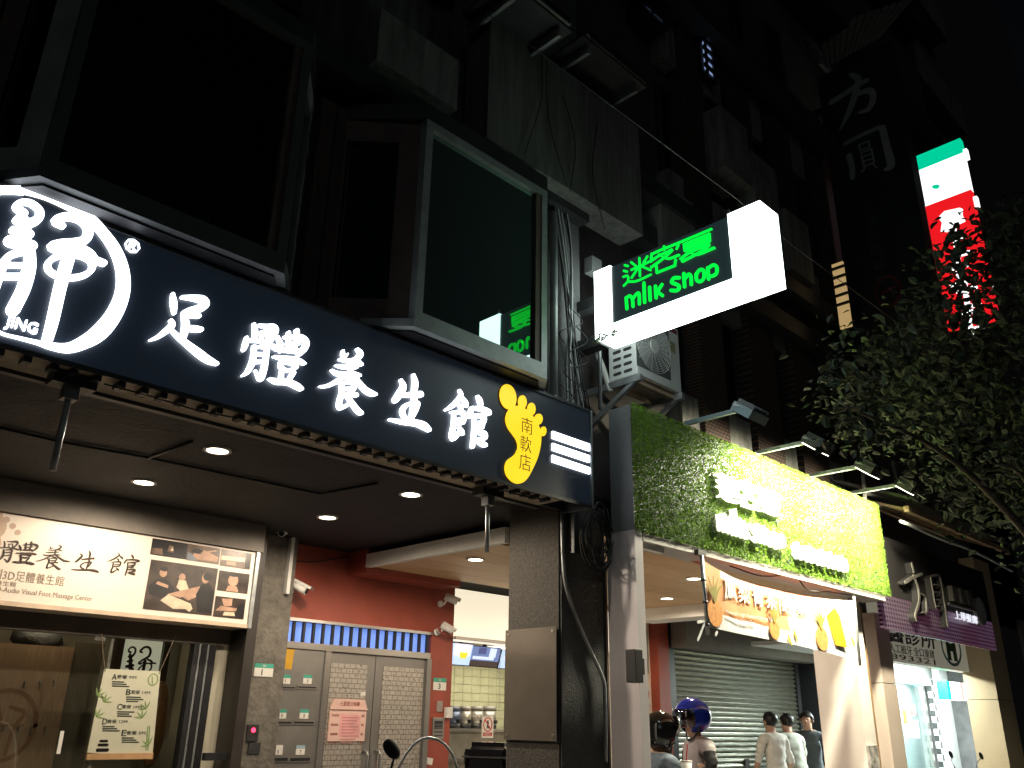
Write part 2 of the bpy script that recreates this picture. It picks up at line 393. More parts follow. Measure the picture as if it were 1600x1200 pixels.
# roof awning of corrugated sheets at the very top
aw = T('awning', 'corrugated sheet awning high up above the vertical black sign', 'awning', PX(1300, 60, 10.4))
a0, a1, a2, a3 = PX(1238, 20, 10.4), PX(1395, -40, 10.4), PX(1372, 62, 10.4), PX(1290, 108, 10.4)
V, F = [], []
for i in range(25):
    s = i/24
    for q, (pa, pb) in enumerate(((a0, a1), (a3, a2))):
        p = pa.lerp(pb, s); V.append(p+Vector((0, 0, .03*(i % 2)))+Vector((.9 if q == 0 else 0, 0, .25 if q == 0 else 0)))
F = [(2*i, 2*i+1, 2*i+3, 2*i+2) for i in range(24)]
M('sheet', V, F, pm('rusty_sheet', (.22, .2, .17), .7, .3, var=.3, scale=5), aw, fix=False)
for k in range(6):
    p = a3.lerp(a0, .15+.14*k); box('rafter', p.x-.02, p.x+.5, p.y-.03, p.y+.03, p.z-.08, p.z-.03, galv, aw)

# ================================================================ AC units hung high on the facade
def ac_box(px0, py0, px1, py1, Y, label):
    x0, x1, z0, z1 = RY(px0, py0, px1, py1, Y)
    t = T('window_air_conditioner', label, 'air conditioner', (x0, Y, z0), 'old air conditioners on the upper facade')
    box('case', x0, x1, Y, Y+.5, z0, z1, pm('ac_old', (.2, .2, .19), .6, var=.2), t, bev=.01)
    for k in range(8):
        zz = z0+.04+(z1-z0-.08)*k/8; box('slat', x0+.03, x1-.03, Y-.012, Y-.001, zz, zz+.012, dkgrey, t)
    box('tray', x0-.03, x1+.03, Y+.02, Y+.5, z0-.03, z0-.004, dkgrey, t)
    for xx in (x0+.06, x1-.09): box('bracket', xx, xx+.03, Y+.05, Y+.55, z0-.12, z0-.032, galv, t)
    return t
ac_box(800, -40, 893, 40, 3.35, 'boxy window air conditioner at the top edge above the blank panel')
ac_box(918, 52, 1010, 128, 3.45, 'dark window air conditioner just right of the blank grey panel')

# ================================================================ long black signboard
YS = 3.75
zS0, zS1 = PY(922, 791, YS).z, PY(921, 643, YS).z
xS1 = PY(921.5, 700, YS).x; xS0 = -.35
sg = T('black_signboard', 'long black illuminated signboard with white brush characters and a yellow foot', 'sign', ((xS0+xS1)/2, YS, zS0))
signblk = em('black_acrylic', (.0075, .0115, .018), .62, (.02, .026, .036))  # navy emission paints in the hazy glow round the letters
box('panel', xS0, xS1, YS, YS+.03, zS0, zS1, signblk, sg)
box('case', xS0, xS1-.01, YS+.031, YS+.24, zS1-.03, zS1-.002, dkgrey, sg)
box('case', xS0, xS1-.01, YS+.22, YS+.25, zS0, zS1-.031, dkgrey, sg)
box('end_plate', xS1+.001, xS1+.02, YS-.012, YS+.25, zS0-.01, zS1+.006, galv, sg)
box('edge_trim', xS0, xS1, YS-.012, YS-.001, zS0-.014, zS0+.008, dkgrey, sg)
box('edge_trim', xS0, xS1, YS-.012, YS-.001, zS1-.008, zS1+.01, dkgrey, sg)
tan = pm('dusty_sheet', (.44, .36, .27), .7, var=.35, scale=5, bump=.2)
box('underside', xS0, xS1-.3, YS+.002, YS+.22, zS0-.012, zS0-.002, tan, sg)
box('lower_rail', xS0, xS1-.28, YS+.222, YS+.262, zS0-.03, zS0-.002, dkgrey, sg)
clip = mesh('clip', *bxv(-.016, .016, -.035, .035, -.012, .012), dkgrey)
n = 46
for i in range(n):
    x = xS0+.08+(xS1-xS0-.5)*i/(n-1)+random.uniform(-.012, .012)
    inst(clip, 'clip', (x, YS+.04, zS0-.026), sg)
clip2 = mesh('hook', [(-.014, -.02, 0), (.014, -.02, 0), (.014, .02, 0), (-.014, .02, 0), (-.014, .0, .03), (.014, .0, .03), (.014, .02, .022), (-.014, .02, .022)],
             [(0, 3, 2, 1), (4, 5, 6, 7), (0, 1, 5, 4), (1, 2, 6, 5), (2, 3, 7, 6), (3, 0, 4, 7)], dkgrey)
for i in range(40):
    inst(clip2, 'hook', (xS0+.1+(xS1-xS0-.2)*i/39, YS+.02, zS1+.008), sg)
tube('wire', [(x, YS+.03+.012*math.sin(x*9), zS0-.03-.012*abs(math.sin(x*7))) for x in [1.2+.22*i for i in range(14)]], .004, rubber, sg)
glow = em('white_letter', (.86, .92, 1.0), 4.0)
def conv(st, ox, oy, s, f):
    out = []
    for q in st:
        L = []
        for x, y, w in q:
            px, py = ox+x/s, oy+y/s
            a = f(px, py); b = f(px+1, py); c = f(px, py+1)
            sc_ = math.sqrt(abs((b[0]-a[0])*(c[1]-a[1])-(b[1]-a[1])*(c[0]-a[0])))
            L.append((a[0], a[1], w/s*sc_*WK))
        out.append(L)
    return out
fS = lambda px, py: (lambda p: (p.x, p.z))(PY(px, py, YS))
CHAR = {}; WK = .88                             # the glow fattens the strokes in the photograph
CHAR['foot'] = conv([[(385,165,40),(395,280,85),(402,400,50)],
 [(500,205,40),(640,215,75),(760,240,110),(790,290,100),(720,345,100),(600,375,85),(530,400,70)],
 [(530,425,50),(620,432,60),(710,440,55)],[(520,430,60),(545,540,95),(530,640,85),(505,720,80)],
 [(560,595,70),(660,600,80),(735,608,60)],[(360,500,50),(375,550,75),(310,620,80),(200,700,55),(100,742,25)],
 [(370,620,45),(450,700,60),(560,790,80),(700,900,105),(820,985,95),(930,1035,50)]], 220, 440, 8, fS)
CHAR['body'] = conv([[(255,150,40),(272,250,70),(265,350,70)],[(315,165,30),(420,185,65),(520,200,100),(540,250,80),(500,330,70),(460,390,70)],
 [(345,255,28),(362,300,36),(357,370,36)],[(350,262,30),(440,265,40)],[(436,290,36),(438,370,30)],[(155,330,40),(140,420,70),(115,495,50)],
 [(180,370,45),(330,378,45),(450,420,60),(560,480,60)],[(255,450,50),(250,560,65),(225,680,75),(160,800,55),(100,840,25)],
 [(295,460,30),(370,455,45),(425,490,58),(415,600,60),(385,760,75),(340,890,65),(290,810,30),(265,770,15)],
 [(270,552,45),(390,555,40)],[(255,660,45),(390,650,45)],[(570,320,25),(605,420,65),(610,515,45)],
 [(665,325,35),(780,322,50),(890,335,75),(950,395,75),(925,480,75),(855,550,70)],[(715,265,40),(715,370,45),(708,480,46)],
 [(825,240,55),(825,340,50),(795,480,44)],[(690,415,38),(850,418,34)],[(655,500,50),(830,515,55)],
 [(515,585,20),(620,605,50),(780,620,55),(870,655,60),(930,685,25)],
 [(605,668,40),(612,730,48),(680,772,40),(780,755,46),(812,712,50),(740,672,40),(620,665,34)],
 [(620,785,40),(612,890,52)],[(775,805,56),(715,905,46)],[(455,885,25),(550,920,70),(700,930,70),(820,980,75),(880,1020,50)]], 365, 490, 8.575, fS)
CHAR['nourish'] = conv([[(450,175,30),(450,235,60),(475,258,48),(515,220,20)],[(660,160,50),(702,220,80),(655,285,72),(590,312,55)],
 [(400,300,30),(500,318,50),(640,320,58),(715,372,50)],[(345,385,20),(430,403,56),(560,403,58),(645,412,46)],
 [(285,455,25),(350,500,60),(480,513,64),(600,510,60),(690,532,42)],[(580,310,54),(568,420,60),(555,505,62)],
 [(500,520,60),(400,590,65),(280,660,60),(180,690,40),(115,690,20)],[(590,530,55),(680,640,68),(770,740,80),(860,790,75),(920,805,40)],
 [(500,552,26),(555,595,46),(588,618,46)],[(400,645,30),(500,632,40),(598,642,54),(612,700,54),(580,762,46)],
 [(430,650,58),(430,780,62),(398,900,66),(392,985,62),(430,998,55),(520,950,46),(560,920,32)],[(470,718,30),(600,722,36)],
 [(460,798,40),(560,795,42),(635,815,62)],[(500,825,40),(570,920,58),(650,1030,70),(705,1075,60)]], 485, 530, 9.233, fS)
CHAR['life'] = conv([[(235,200,35),(265,280,75),(210,380,85),(160,450,70)],[(270,385,50),(370,380,65),(480,375,75)],
 [(390,135,35),(410,230,75),(400,350,65),(400,480,66),(375,600,56),(365,690,52)],[(440,490,58),(310,505,46),(252,580,60),(270,650,56),(310,690,52)],
 [(440,505,58),(415,580,50),(385,640,46)],[(90,690,25),(250,720,55),(420,735,75),(520,770,90),(580,815,60)]], 595, 570, 8, fS)
CHAR['hall'] = conv([[(965,325,25),(985,390,50),(920,480,55),(850,540,45),(795,570,25)],[(1000,420,40),(1040,480,60),(1055,520,35)],
 [(955,500,30),(985,540,45),(975,590,40)],[(860,600,25),(930,597,38),(1015,607,54),(1022,680,50),(1008,730,42)],
 [(895,640,40),(890,760,50),(870,880,60),(882,930,56),(930,890,46),(960,845,26)],[(910,688,26),(1000,682,28)],[(900,748,34),(1005,733,40)],
 [(960,790,30),(990,840,55),(1005,870,35)],[(1190,400,25),(1215,450,60),(1230,500,50)],[(1125,545,40),(1100,600,50),(1085,655,40)],
 [(1110,555,35),(1200,550,50),(1300,580,56),(1335,610,50),(1280,635,26)],[(1145,640,40),(1150,780,48),(1140,900,48),(1125,1030,42)],
 [(1160,642,32),(1258,652,54),(1262,722,44),(1180,732,34)],[(1160,780,36),(1240,790,46)],[(1255,735,40),(1240,785,46)],
 [(1160,852,28),(1268,864,54),(1270,922,54),(1180,942,36)],[(1170,950,30),(1240,990,55),(1280,1010,50)]], 595, 570, 8, fS)
frS = Fr((0, YS-.001, 0), (1, 0, 0), (0, 0, 1), (0, -1, 0))
for k in ('foot', 'body', 'nourish', 'life', 'hall'):
    glyph('character', CHAR[k], frS, .02, glow, sg)
ring = [(0,80,60),(100,80,62),(180,90,65),(300,130,50),(420,185,45),(520,230,55),(600,270,70),(690,370,75),(760,470,85),(805,580,90),(820,690,95),
 (805,800,100),(750,920,110),(660,1030,120),(560,1095,100),(450,1135,75),(330,1122,50),(250,1100,30),(120,1068,20),(0,1035,16),(-120,960,22),(-260,840,40),
 (-330,650,75),(-300,400,80),(-200,210,70),(-100,110,60),(0,80,60)]
glyph('emblem_ring', conv([ring], 0, 280, 4.286, fS), frS, .018, glow, sg)
ellp = [(460+150*math.cos(a), 590+78*math.sin(a)+22*math.cos(a)*0, 40) for a in [R(20*i) for i in range(19)]]
EMB = conv([[(150,235,60),(100,195,50),(140,163,42),(205,172,48),(258,222,52),(245,275,58),(185,300,62),(130,262,60)],
 [(105,285,56),(195,305,60)],[(85,352,62),(190,375,60)],[(60,425,85),(205,452,75)],[(150,290,90),(145,470,110)],[(195,500,66),(188,600,86),(150,740,90),(78,885,92)],
 [(150,490,50),(60,520,50),(10,585,66),(-40,700,80),(-90,860,80)],[(30,583,34),(130,585,36)],[(0,660,46),(120,660,46)],
 [(410,322,40),(362,288,56),(430,260,56),(500,268,58),(560,305,62),(583,362,62),(555,418,62),(480,432,54),(400,436,50),(335,458,56),(375,482,44),(430,472,36)],
 [(470,470,78),(430,600,82),(390,750,80),(345,950,78),(308,1085,68)],ellp,[(520,460,46),(590,505,56),(622,545,52)],[(600,540,50),(685,570,42)]], 0, 280, 4.286, fS)
glyph('emblem_character', EMB, frS, .022, glow, sg)
a, b = PY(2, 516, YS), PY(64, 533, YS)
text('romanised_name', 'JING', Fr((a.x+.005, YS-.001, PY(33, 523, YS).z), (1, 0, 0), (0, 0, 1), (0, -1, 0)), b.x-a.x-.03, .066, glow, sg, .014, .008)
c = PY(206, 385, YS)
text('registered_mark', '®', Fr((c.x-.035, YS-.001, c.z-.035), (1, 0, 0), (0, 0, 1), (0, -1, 0)), .07, .07, glow, sg, .01)
# yellow foot with toes, its dark red characters, three white bars
yel_ = em('yellow_foot_face', (1.0, .70, .02), 1.05); edgered = pm('foot_edge', (.22, .05, .01), .5)
sole = [(160,335),(200,305),(240,297),(290,310),(350,345),(400,400),(450,470),(485,560),(492,640),(480,740),(450,850),(400,960),(350,1050),(300,1095),
 (240,1108),(180,1080),(130,1020),(113,950),(125,890),(160,850),(210,815),(240,770),(248,710),(230,650),(190,590),(150,535),(128,480),(122,430),(135,375)]
toes = [(148,203,84,132,-.18), (298,258,43,70,-.05), (392,332,41,66,0), (465,437,42,57,.1), (515,563,31,50,.1)]
def footpoly(pts, grow, d): return [frS(*fS(770+x/6.669, 590+y/6.669), d) for x, y in pts]
sole_s = [tuple(v)[:2] for v in catmull([(x, y, 0) for x, y in sole], 3, True)]
def scaled(pts, g):
    cx = sum(p[0] for p in pts)/len(pts); cy = sum(p[1] for p in pts)/len(pts)
    return [(x+(x-cx)/math.hypot(x-cx, y-cy)*g, y+(y-cy)/math.hypot(x-cx, y-cy)*g) for x, y in pts]
ft = prism('foot_emblem', footpoly(sole_s, 0, .0), (0, -.012, 0), yel_, sg)
prism('foot_outline', footpoly(scaled(sole_s, 7), 0, 0), (0, -.004, 0), edgered, ft)
for cx, cy, rx, ry, ro in toes:
    for g, m_, d in ((0, yel_, .0113), (7, edgered, .0037)):
        pts = [(cx+(rx+g)*math.cos(a)*math.cos(ro)-(ry+g)*math.sin(a)*math.sin(ro), cy+(rx+g)*math.cos(a)*math.sin(ro)+(ry+g)*math.sin(a)*math.cos(ro)) for a in [R(15*i) for i in range(24)]]
        prism('toe' if g == 0 else 'toe_outline', footpoly(pts, 0, 0), (0, -d, 0), m_, ft)
dred = pm('dark_red_print', (.16, .02, .005), .6)
for ch, cx, cy in (('南', 340, 510), ('軟', 328, 700), ('店', 320, 890)):
    p = PY(770+cx/6.669, 590+cy/6.669, YS); text('branch_character', ch, Fr((p.x-.052, YS-.0135, p.z-.052), (1, 0, 0), (0, 0, 1), (0, -1, 0)), .104, .108, dred, ft, .002, -.012)
for q in (((612,560),(998,695),(998,768),(612,636)), ((612,685),(998,815),(998,888),(612,760)), ((610,808),(1000,940),(1000,1008),(610,882))):
    prism('white_bar', footpoly(q, 0, 0), (0, -.012, 0), glow, sg)
# reflections of tubes aside, two hanging drain rods below the sign
for (pa, pb), lab in ((((112, 600), (80, 735)), 'thin metal rod hanging below the round emblem end of the signboard'), (((763, 772), (766, 864)), 'thin metal rod hanging below the yellow foot emblem')):
    top = PZ(*pa, zS0-.05); bot = PY(pb[0], pb[1], top.y)
    h = T('hanging_rod', lab, 'rod', (top.x, top.y, bot.z), 'rods hanging from the signboard')
    box('bracket', top.x-.09, top.x+.09, top.y-.05, top.y+.05, top.z-.02, top.z+.03, dkgrey, h)
    box('socket', top.x-.03, top.x+.03, top.y-.03, top.y+.03, top.z-.075, top.z-.0205, galv, h)
    cyl('rod', (top.x, top.y, bot.z), (top.x, top.y, top.z-.05), .014, galv, h)
# ================================================================ arcade: downlights
warm = (1, .84, .64)
bulb = em('downlight_lens', (1, .86, .66), 14)
def downlight(px, py, Z, label, watts, r=.062, ang=176):
    p = PZ(px, py, Z)
    t = T('downlight', label, 'lamp', (p.x, p.y, Z-.012), 'recessed downlights under the arcade')
    V, F = [], []; n = 24
    for i in range(n):
        c, s = math.cos(2*math.pi*i/n), math.sin(2*math.pi*i/n)
        for rr, zz in ((r, Z-.012), (r+.02, Z-.012), (r+.02, Z-.001), (r, Z-.001)): V.append((p.x+rr*c, p.y+rr*s, zz))
    F = [(4*i+k, 4*i+(k+1) % 4, 4*((i+1) % n)+(k+1) % 4, 4*((i+1) % n)+k) for i in range(n) for k in range(4)]
    M('trim_ring', V, F, white, t, smooth=False)
    V = [(p.x+r*math.cos(2*math.pi*i/n), p.y+r*math.sin(2*math.pi*i/n), Z-.008) for i in range(n)]
    M('lens', V, [tuple(range(n))], bulb, t, fix=False)
    lamp('downlight_beam', 'SPOT', (p.x, p.y, Z-.03), (p.x, p.y, 0), watts, t, warm, .05, ang, .35)
downlight(225, 752, ZC, 'round downlight over the inner cream shop sign, nearest the back wall', DL)
downlight(340, 702, ZC, 'round downlight in the black ceiling directly behind the big signboard characters', DL)
downlight(512, 807, ZC, 'round downlight in the black ceiling above the red wall', DL)
downlight(642, 771, ZC, 'round downlight in the black ceiling behind the yellow foot emblem', DL)
ZW = 2.80
downlight(743, 873, ZW, 'round downlight in the wooden soffit left of the arcade column', DL*1.0)
downlight(1084, 903, ZW, 'round downlight in the wooden soffit beside the banner pole', DL*.9)
downlight(1042, 934, ZW, 'round downlight in the wooden soffit above the red pier of the drink shop', DL*.9)
# conduit lines on the black ceiling
tube('ceiling_conduit', [PZ(0, 668, ZC-.012), PZ(90, 690, ZC-.012), PZ(230, 715, ZC-.012), PZ(500, 772, ZC-.012), PZ(590, 755, ZC-.012)], .009, rubber, smooth=0,
     label='thin black conduit running along the dark arcade ceiling', cat='conduit')
tube('ceiling_conduit', [PZ(232, 716, ZC-.012), PZ(300, 690, ZC-.012)], .009, rubber, smooth=0,
     label='short black conduit branching to the leftmost pair of downlights', cat='conduit')

# ================================================================ wooden soffit of the drink shop
sf = T('wooden_soffit', 'suspended wooden plank soffit with a white edge over the drink shop front', 'ceiling', (6.8, 5.2, ZW))
xF = 4.62
plank = [pm('plank_%d' % i, c, .5, var=.14, scale=3, stretch=(1, 14, 14), bump=.05) for i, c in enumerate(((.68, .45, .24), (.63, .41, .21), (.72, .49, .27)))]
yy = 3.86; i = 0
while yy < 6.5:
    w_ = .33; xa = xF+.03 if yy > 4.7 else 4.96
    box('plank', xa, 8.9, yy, min(yy+w_, 6.5)-.006, ZW, ZW+.03, plank[i % 3], sf); yy += w_; i += 1
box('white_fascia', xF-.02, xF+.028, 4.72, 6.52, ZW-.01, ZW+.11, white, sf)
box('core', xF+.03, 8.9, 4.8, 6.5, ZW+.035, ZW+.12, dkgrey, sf)
box('beam', 8.55, 8.9, 4.5, 6.5, ZW-.14, ZW-.002, white, sf)
# ================================================================ arcade column with acrylic plate
xC = PY(873, 1000, 4.0).x
cl = T('arcade_column', 'square arcade column with brown speckled side and dark grey front', 'column', (xC+.25, 4.24, 0))
box('shaft', xC, xC+.5, 4.0, 4.48, 0, ZC+.04, pm('speckled_render', (.062, .056, .049), .85, var=.45, scale=45, bump=.5, bscale=90), cl)
box('front_cladding', xC+.012, xC+.47, 3.985, 3.999, .1, 2.45, pm('dark_cladding', (.05, .055, .055), .55, var=.35, scale=30, bump=.3, bscale=80), cl)
box('edge_bead', xC+.472, xC+.492, 3.975, 3.999, 0, 2.6, brownfr, cl)
ya = [PX(873, 985, xC).y, PX(794, 985, xC).y]; za = PX(834, 982, xC).z; zb = PX(834, 1157, xC).z
ap = T('acrylic_plate', 'blank bronze acrylic plate on stand-off screws on the column side', 'plate', (xC-.02, 4.2, zb))
box('plate', xC-.026, xC-.02, ya[0]-.0, ya[1]+.0, zb, za, pm('bronze_acrylic', (.115, .10, .085), .12, 0, var=.08, spec=.7), ap)
for y_ in (ya[0]+.03, ya[1]-.03):
    for z_ in (zb+.03, za-.03): cyl('stand_off', (xC-.032, y_, z_), (xC-.001, y_, z_), .009, steel, ap, 10)
tube('grey_pipe', [PY(878, 800, 3.96), PY(880, 880, 3.96), PY(888, 930, 3.96), PY(915, 1000, 3.96), PY(940, 1055, 3.95), PY(945, 1085, 3.95), PY(947, 1190, 3.95)], .013, galv,
     label='bent grey flexible pipe running down the dark column front', cat='pipe', n=8)
pA = PY(896, 800, 3.95); box('drain_stub', pA.x-.03, pA.x+.03, 3.92, 3.975, PY(896, 865, 3.95).z, pA.z+.06, dkgrey, label='short dark downpipe stub at the top of the column front', cat='pipe')

# ================================================================ massage shop: inner sign
YI = 6.35
x0, x1, z0, z1 = RY(0, 800, 386, 973, YI); z0 = PY(0, 938, YI).z; x0 = .7
ins = T('cream_shop_sign', 'cream lit-from-above shop sign with dark brush characters and six photographs', 'sign', ((x0+x1)/2, YI, z0))
box('board', x0, x1, YI, YI+.28, z0, z1, cream, ins)
box('bottom_lip', x0, x1+.01, YI-.012, YI+.3, z0-.03, z0-.002, pm('tan_trim', (.55, .43, .32), .5), ins)
box('top_rail', x0, x1+.05, YI-.03, YI+.3, z1+.003, ZC-.003, pm('grey_brown_beam', (.16, .14, .12), .7), ins)
box('end_trim', x1+.002, x1+.03, YI-.02, YI+.3, z0-.03, z1, galv, ins)
ink = pm('brown_black_ink', (.035, .018, .012), .6)
def refit(st, X0, X1, Z0, Z1):
    us = [p[0] for s in st for p in s]; vs_ = [p[1] for s in st for p in s]
    a, b, c, d = min(us), max(us), min(vs_), max(vs_); su = (X1-X0)/(b-a); sv = (Z1-Z0)/(d-c)
    return [[(X0+(p[0]-a)*su, Z0+(p[1]-c)*sv, p[2]*math.sqrt(su*sv)*.8) for p in s] for s in st]
frI = Fr((0, YI-.0006, 0), (1, 0, 0), (0, 0, 1), (0, -1, 0))
for k, q in (('body', (1, 840, 53, 884)), ('nourish', (62, 848, 106, 891)), ('life', (118, 858, 153, 895)), ('hall', (171, 862, 213, 901))):
    X0, X1, Z0, Z1 = RY(*q, YI); glyph('character', refit(CHAR[k], X0, X1, Z0, Z1), frI, .0012, ink, ins)
gr = pm('grey_brown_ink', (.2, .14, .10), .6)
def linetext(s, px0, py0, px1, hpx, Y, m, par, nm='caption', bold=0):
    a, b = PY(px0, py0, Y), PY(px1, py0, Y); h = abs(PY(px0, py0-hpx, Y).z-a.z)
    text(nm, s, Fr((a.x, Y-.0006, a.z), (1, 0, 0), (0, 0, 1), (0, -1, 0)), b.x-a.x, h, m, par, .001, bold)
linetext('創3D足體養生館', -14, 904, 101, 17, YI, gr, ins)
linetext('養生館', -8, 914, 25, 8, YI, gr, ins)
linetext('3D-Audio Visual Foot Massage Center', -12, 926, 146, 11, YI, gr, ins)
# printed foot at the upper left
pk = pm('faded_foot_print', (.5, .36, .28), .6)
for cx, cy, r_ in ((-14, 822, 22), (0, 803, 4.6), (10, 812, 5), (20, 822, 4.6), (28, 832, 4.4), (-18, 848, 18)):
    p = PY(cx, cy, YI); rr = r_*.0042; pts = [(p.x+rr*math.cos(R(20*i)), YI-.0005, p.z+rr*math.sin(R(20*i))) for i in range(18)]
    prism('foot_print', pts, (0, -.0006-.00005*r_, 0), pk, ins)
pbrown = pm('photo_dark', (.045, .03, .024), .35, var=.7, scale=9); pmid = pm('photo_mid', (.14, .09, .065), .35, var=.7, scale=8)
pskin = pm('photo_skin', (.42, .25, .17), .4, var=.3, scale=14); ptow = pm('photo_towel', (.62, .50, .36), .4, var=.25, scale=12); pblk = pm('photo_black', (.014, .012, .013), .35, var=.5)
def photo(q, m): 
    X0, X1, Z0, Z1 = RY(*q, YI); Z1 = min(Z1, z1-.015); o = box('photograph', X0, X1, YI-.004, YI-.0005, Z0, Z1, m, ins)
    def blob(pts, mm, k=[0]):
        k[0] += 1; prism('printed_figure', [(X0+(X1-X0)*a, YI-.0042, Z0+(Z1-Z0)*b) for a, b in pts], (0, -.0003-.00008*k[0], 0), mm, o)
    return blob
def oval(cx, cy, rx, ry, n=10): return [(cx+rx*math.cos(6.283*i/n), cy+ry*math.sin(6.283*i/n)) for i in range(n)]
bl = photo((236, 874, 330, 962), pbrown)
bl([(.02,.45),(.12,.62),(.25,.64),(.38,.5),(.42,.3),(.2,.25),(.05,.3)], pblk); bl(oval(.2, .76, .055, .09), pskin); bl(oval(.2,.84,.06,.05), pblk)
bl([(.12,.52),(.3,.46),(.3,.52),(.14,.58)], pskin)
bl(oval(.48,.72,.05,.08), pskin); bl([(.44,.66),(.54,.66),(.6,.5),(.5,.42),(.42,.5)], ptow); bl([(.3,.34),(.5,.3),(.78,.5),(.76,.58),(.45,.42)], pskin)
bl([(.5,.34),(.62,.26),(.82,.42),(.76,.5)], pskin)
bl([(.22,.2),(.32,.34),(.66,.2),(.7,.1),(.66,.03),(.6,.08),(.42,.06)], ptow); bl([(.78,.04),(.72,.4),(.78,.62),(.9,.66),(.99,.5),(.99,.04)], pblk)
bl(oval(.83, .76, .06, .11), pskin); bl(oval(.86, .8, .07, .09), pblk)
bl = photo((240, 832, 290, 874), pblk); bl([(0,.05),(.35,.05),(.3,.45),(0,.4)], pmid); bl([(.45,.3),(.62,.3),(.6,.7),(.48,.72)], pmid); bl([(.52,.4),(.62,.4),(.58,.62)], ptow)
bl = photo((296, 841, 341, 882), pmid); bl([(.1,.1),(.95,.15),(.95,.45),(.5,.75),(.25,.6)], pskin); bl([(0,0),(.35,0),(.15,.4),(0,.5)], pm('photo_blue', (.16, .18, .22), .4)); bl(oval(.3,.62,.18,.16), pblk)
bl([(.45,.5),(.9,.8),(.86,.88),(.4,.6)], pskin)
bl = photo((348, 851, 390, 890), pmid); bl([(0,.35),(.8,.4),(.8,.68),(0,.6)], ptow); bl([(.2,.08),(.5,.12),(.5,.34),(.2,.3)], pskin); bl([(.82,.02),(.98,.02),(.98,.98),(.82,.98)], pblk)
bl = photo((343, 891, 386, 928), pbrown); bl([(.28,.02),(.34,.3),(.62,.3),(.7,.02)], pskin); bl(oval(.48,.58,.17,.3), pskin); bl(oval(.48,.86,.17,.1), pblk)
bl = photo((337, 931, 380, 968), pbrown); bl([(.2,.9),(.55,.95),(.55,.6),(.3,.55)], pskin); bl([(.05,.3),(.7,.35),(.75,.5),(.2,.55)], pskin); bl([(.3,.1),(.7,.12),(.66,.3),(.34,.28)], ptow); bl([(.72,.05),(.98,.05),(.98,.7),(.86,.82),(.74,.6)], pblk)

# ---- glazed shop front below the sign
YG = 6.62
gw = T('glass_shopfront', 'glazed shop front with black and silver mullions under the cream sign', 'shopfront', (2, YG, 0))
zt = z0-.032
box('transom', .7, x1, YG-.03, YG+.05, zt-.12, zt, pm('smoky_bronze', (.10, .085, .07), .5, .3), gw)
clearg = glass('shop_glass', (.90, .92, .90), .07)
box('pane', .7, PY(158, 1100, YG).x-.012, YG, YG+.01, .02, zt-.122, clearg, gw)
box('pane', PY(158, 1100, YG).x+.012, PY(288, 1100, YG).x-.005, YG, YG+.01, .02, zt-.122, clearg, gw)
box('glass_edge', PY(158, 1100, YG).x-.01, PY(158, 1100, YG).x+.01, YG-.004, YG+.014, .02, zt-.122, pm('glass_edge', (.25, .25, .22), .3), gw)
for pa, pb, m_ in ((290, 297, black), (298, 301, galv), (302, 310, black), (311, 314, galv), (315, 325, black)):
    box('mullion', PY(pa, 1080, YG).x, PY(pb, 1080, YG).x, YG-.04, YG+.04, .02, zt-.122, m_, gw)
box('patch_fitting', PY(150, 985, YG).x, PY(166, 985, YG).x, YG-.014, YG-.005, PY(158, 1001, YG).z, PY(158, 984, YG).z, steel, gw)
box('door_sticker', PY(87, 1180, YG).x, PY(93, 1180, YG).x, YG-.006, YG-.001, PY(87, 1178, YG).z, PY(87, 1142, YG).z, white, gw)
# jamb beside the glass and the dark post
box('cream_jamb', PY(327, 1080, 6.66).x, PY(384, 1080, 6.66).x, 6.66, 6.86, 0, zt-.004, pm('cream_wall', (.62, .58, .45), .6, var=.06), gw)
box('bench_rail', PY(316, 1178, 6.5).x, PY(357, 1178, 6.5).x, 6.45, 6.5, PY(330, 1188, 6.5).z, PY(330, 1176, 6.5).z, black, gw)
post = box('dark_jamb_post', x1+.035, x1+.12, 6.4, 6.8, 0, ZC-.002, pm('brown_black', (.03, .024, .02), .5), label='narrow dark brown post at the right end of the cream sign', cat='post')
# ---- room behind the glass
rm = T('massage_room', 'dim tan reception room seen through the massage shop glass', 'room', (2, 8, 0))
box('back_wall', -1, 3.6, 8.2, 8.3, 0, 3, pm('room_wall', (.30, .26, .2), .7, var=.1), rm)
box('ceiling', -1, 3.6, 6.7, 8.2, 2.5, 2.6, pm('room_ceiling', (.18, .16, .13), .8), rm)
box('side_wall', 3.5, 3.6, 6.87, 8.2, 0, 2.5, pm('room_wall2', (.5, .46, .36), .7, var=.1), rm)
wood = pm('wood_panel', (.27, .18, .115), .55, var=.3, scale=5, stretch=(22, 22, 1))
YP = 7.1
wp = T('wood_partition', 'brown wooden partition with a faint round emblem and small hooks behind the glass', 'partition', (1.4, YP, 0))
xa, xb = PY(-40, 1100, YP).x, PY(112, 1060, YP).x; zt2 = PY(60, 1008, YP).z
box('panel', xa, xb-.02, YP, YP+.06, 0, zt2, wood, wp)
box('dark_end', xb-.018, xb+.2, YP+.01, YP+.3, 0, zt2+.04, pm('partition_end', (.10, .085, .06), .6, var=.3, stretch=(20, 20, 1)), wp)
em_d = pm('etched_emblem', (.19, .095, .05), .6)  # brown lines of the etched emblem
cc = PY(5, 1133, YP)
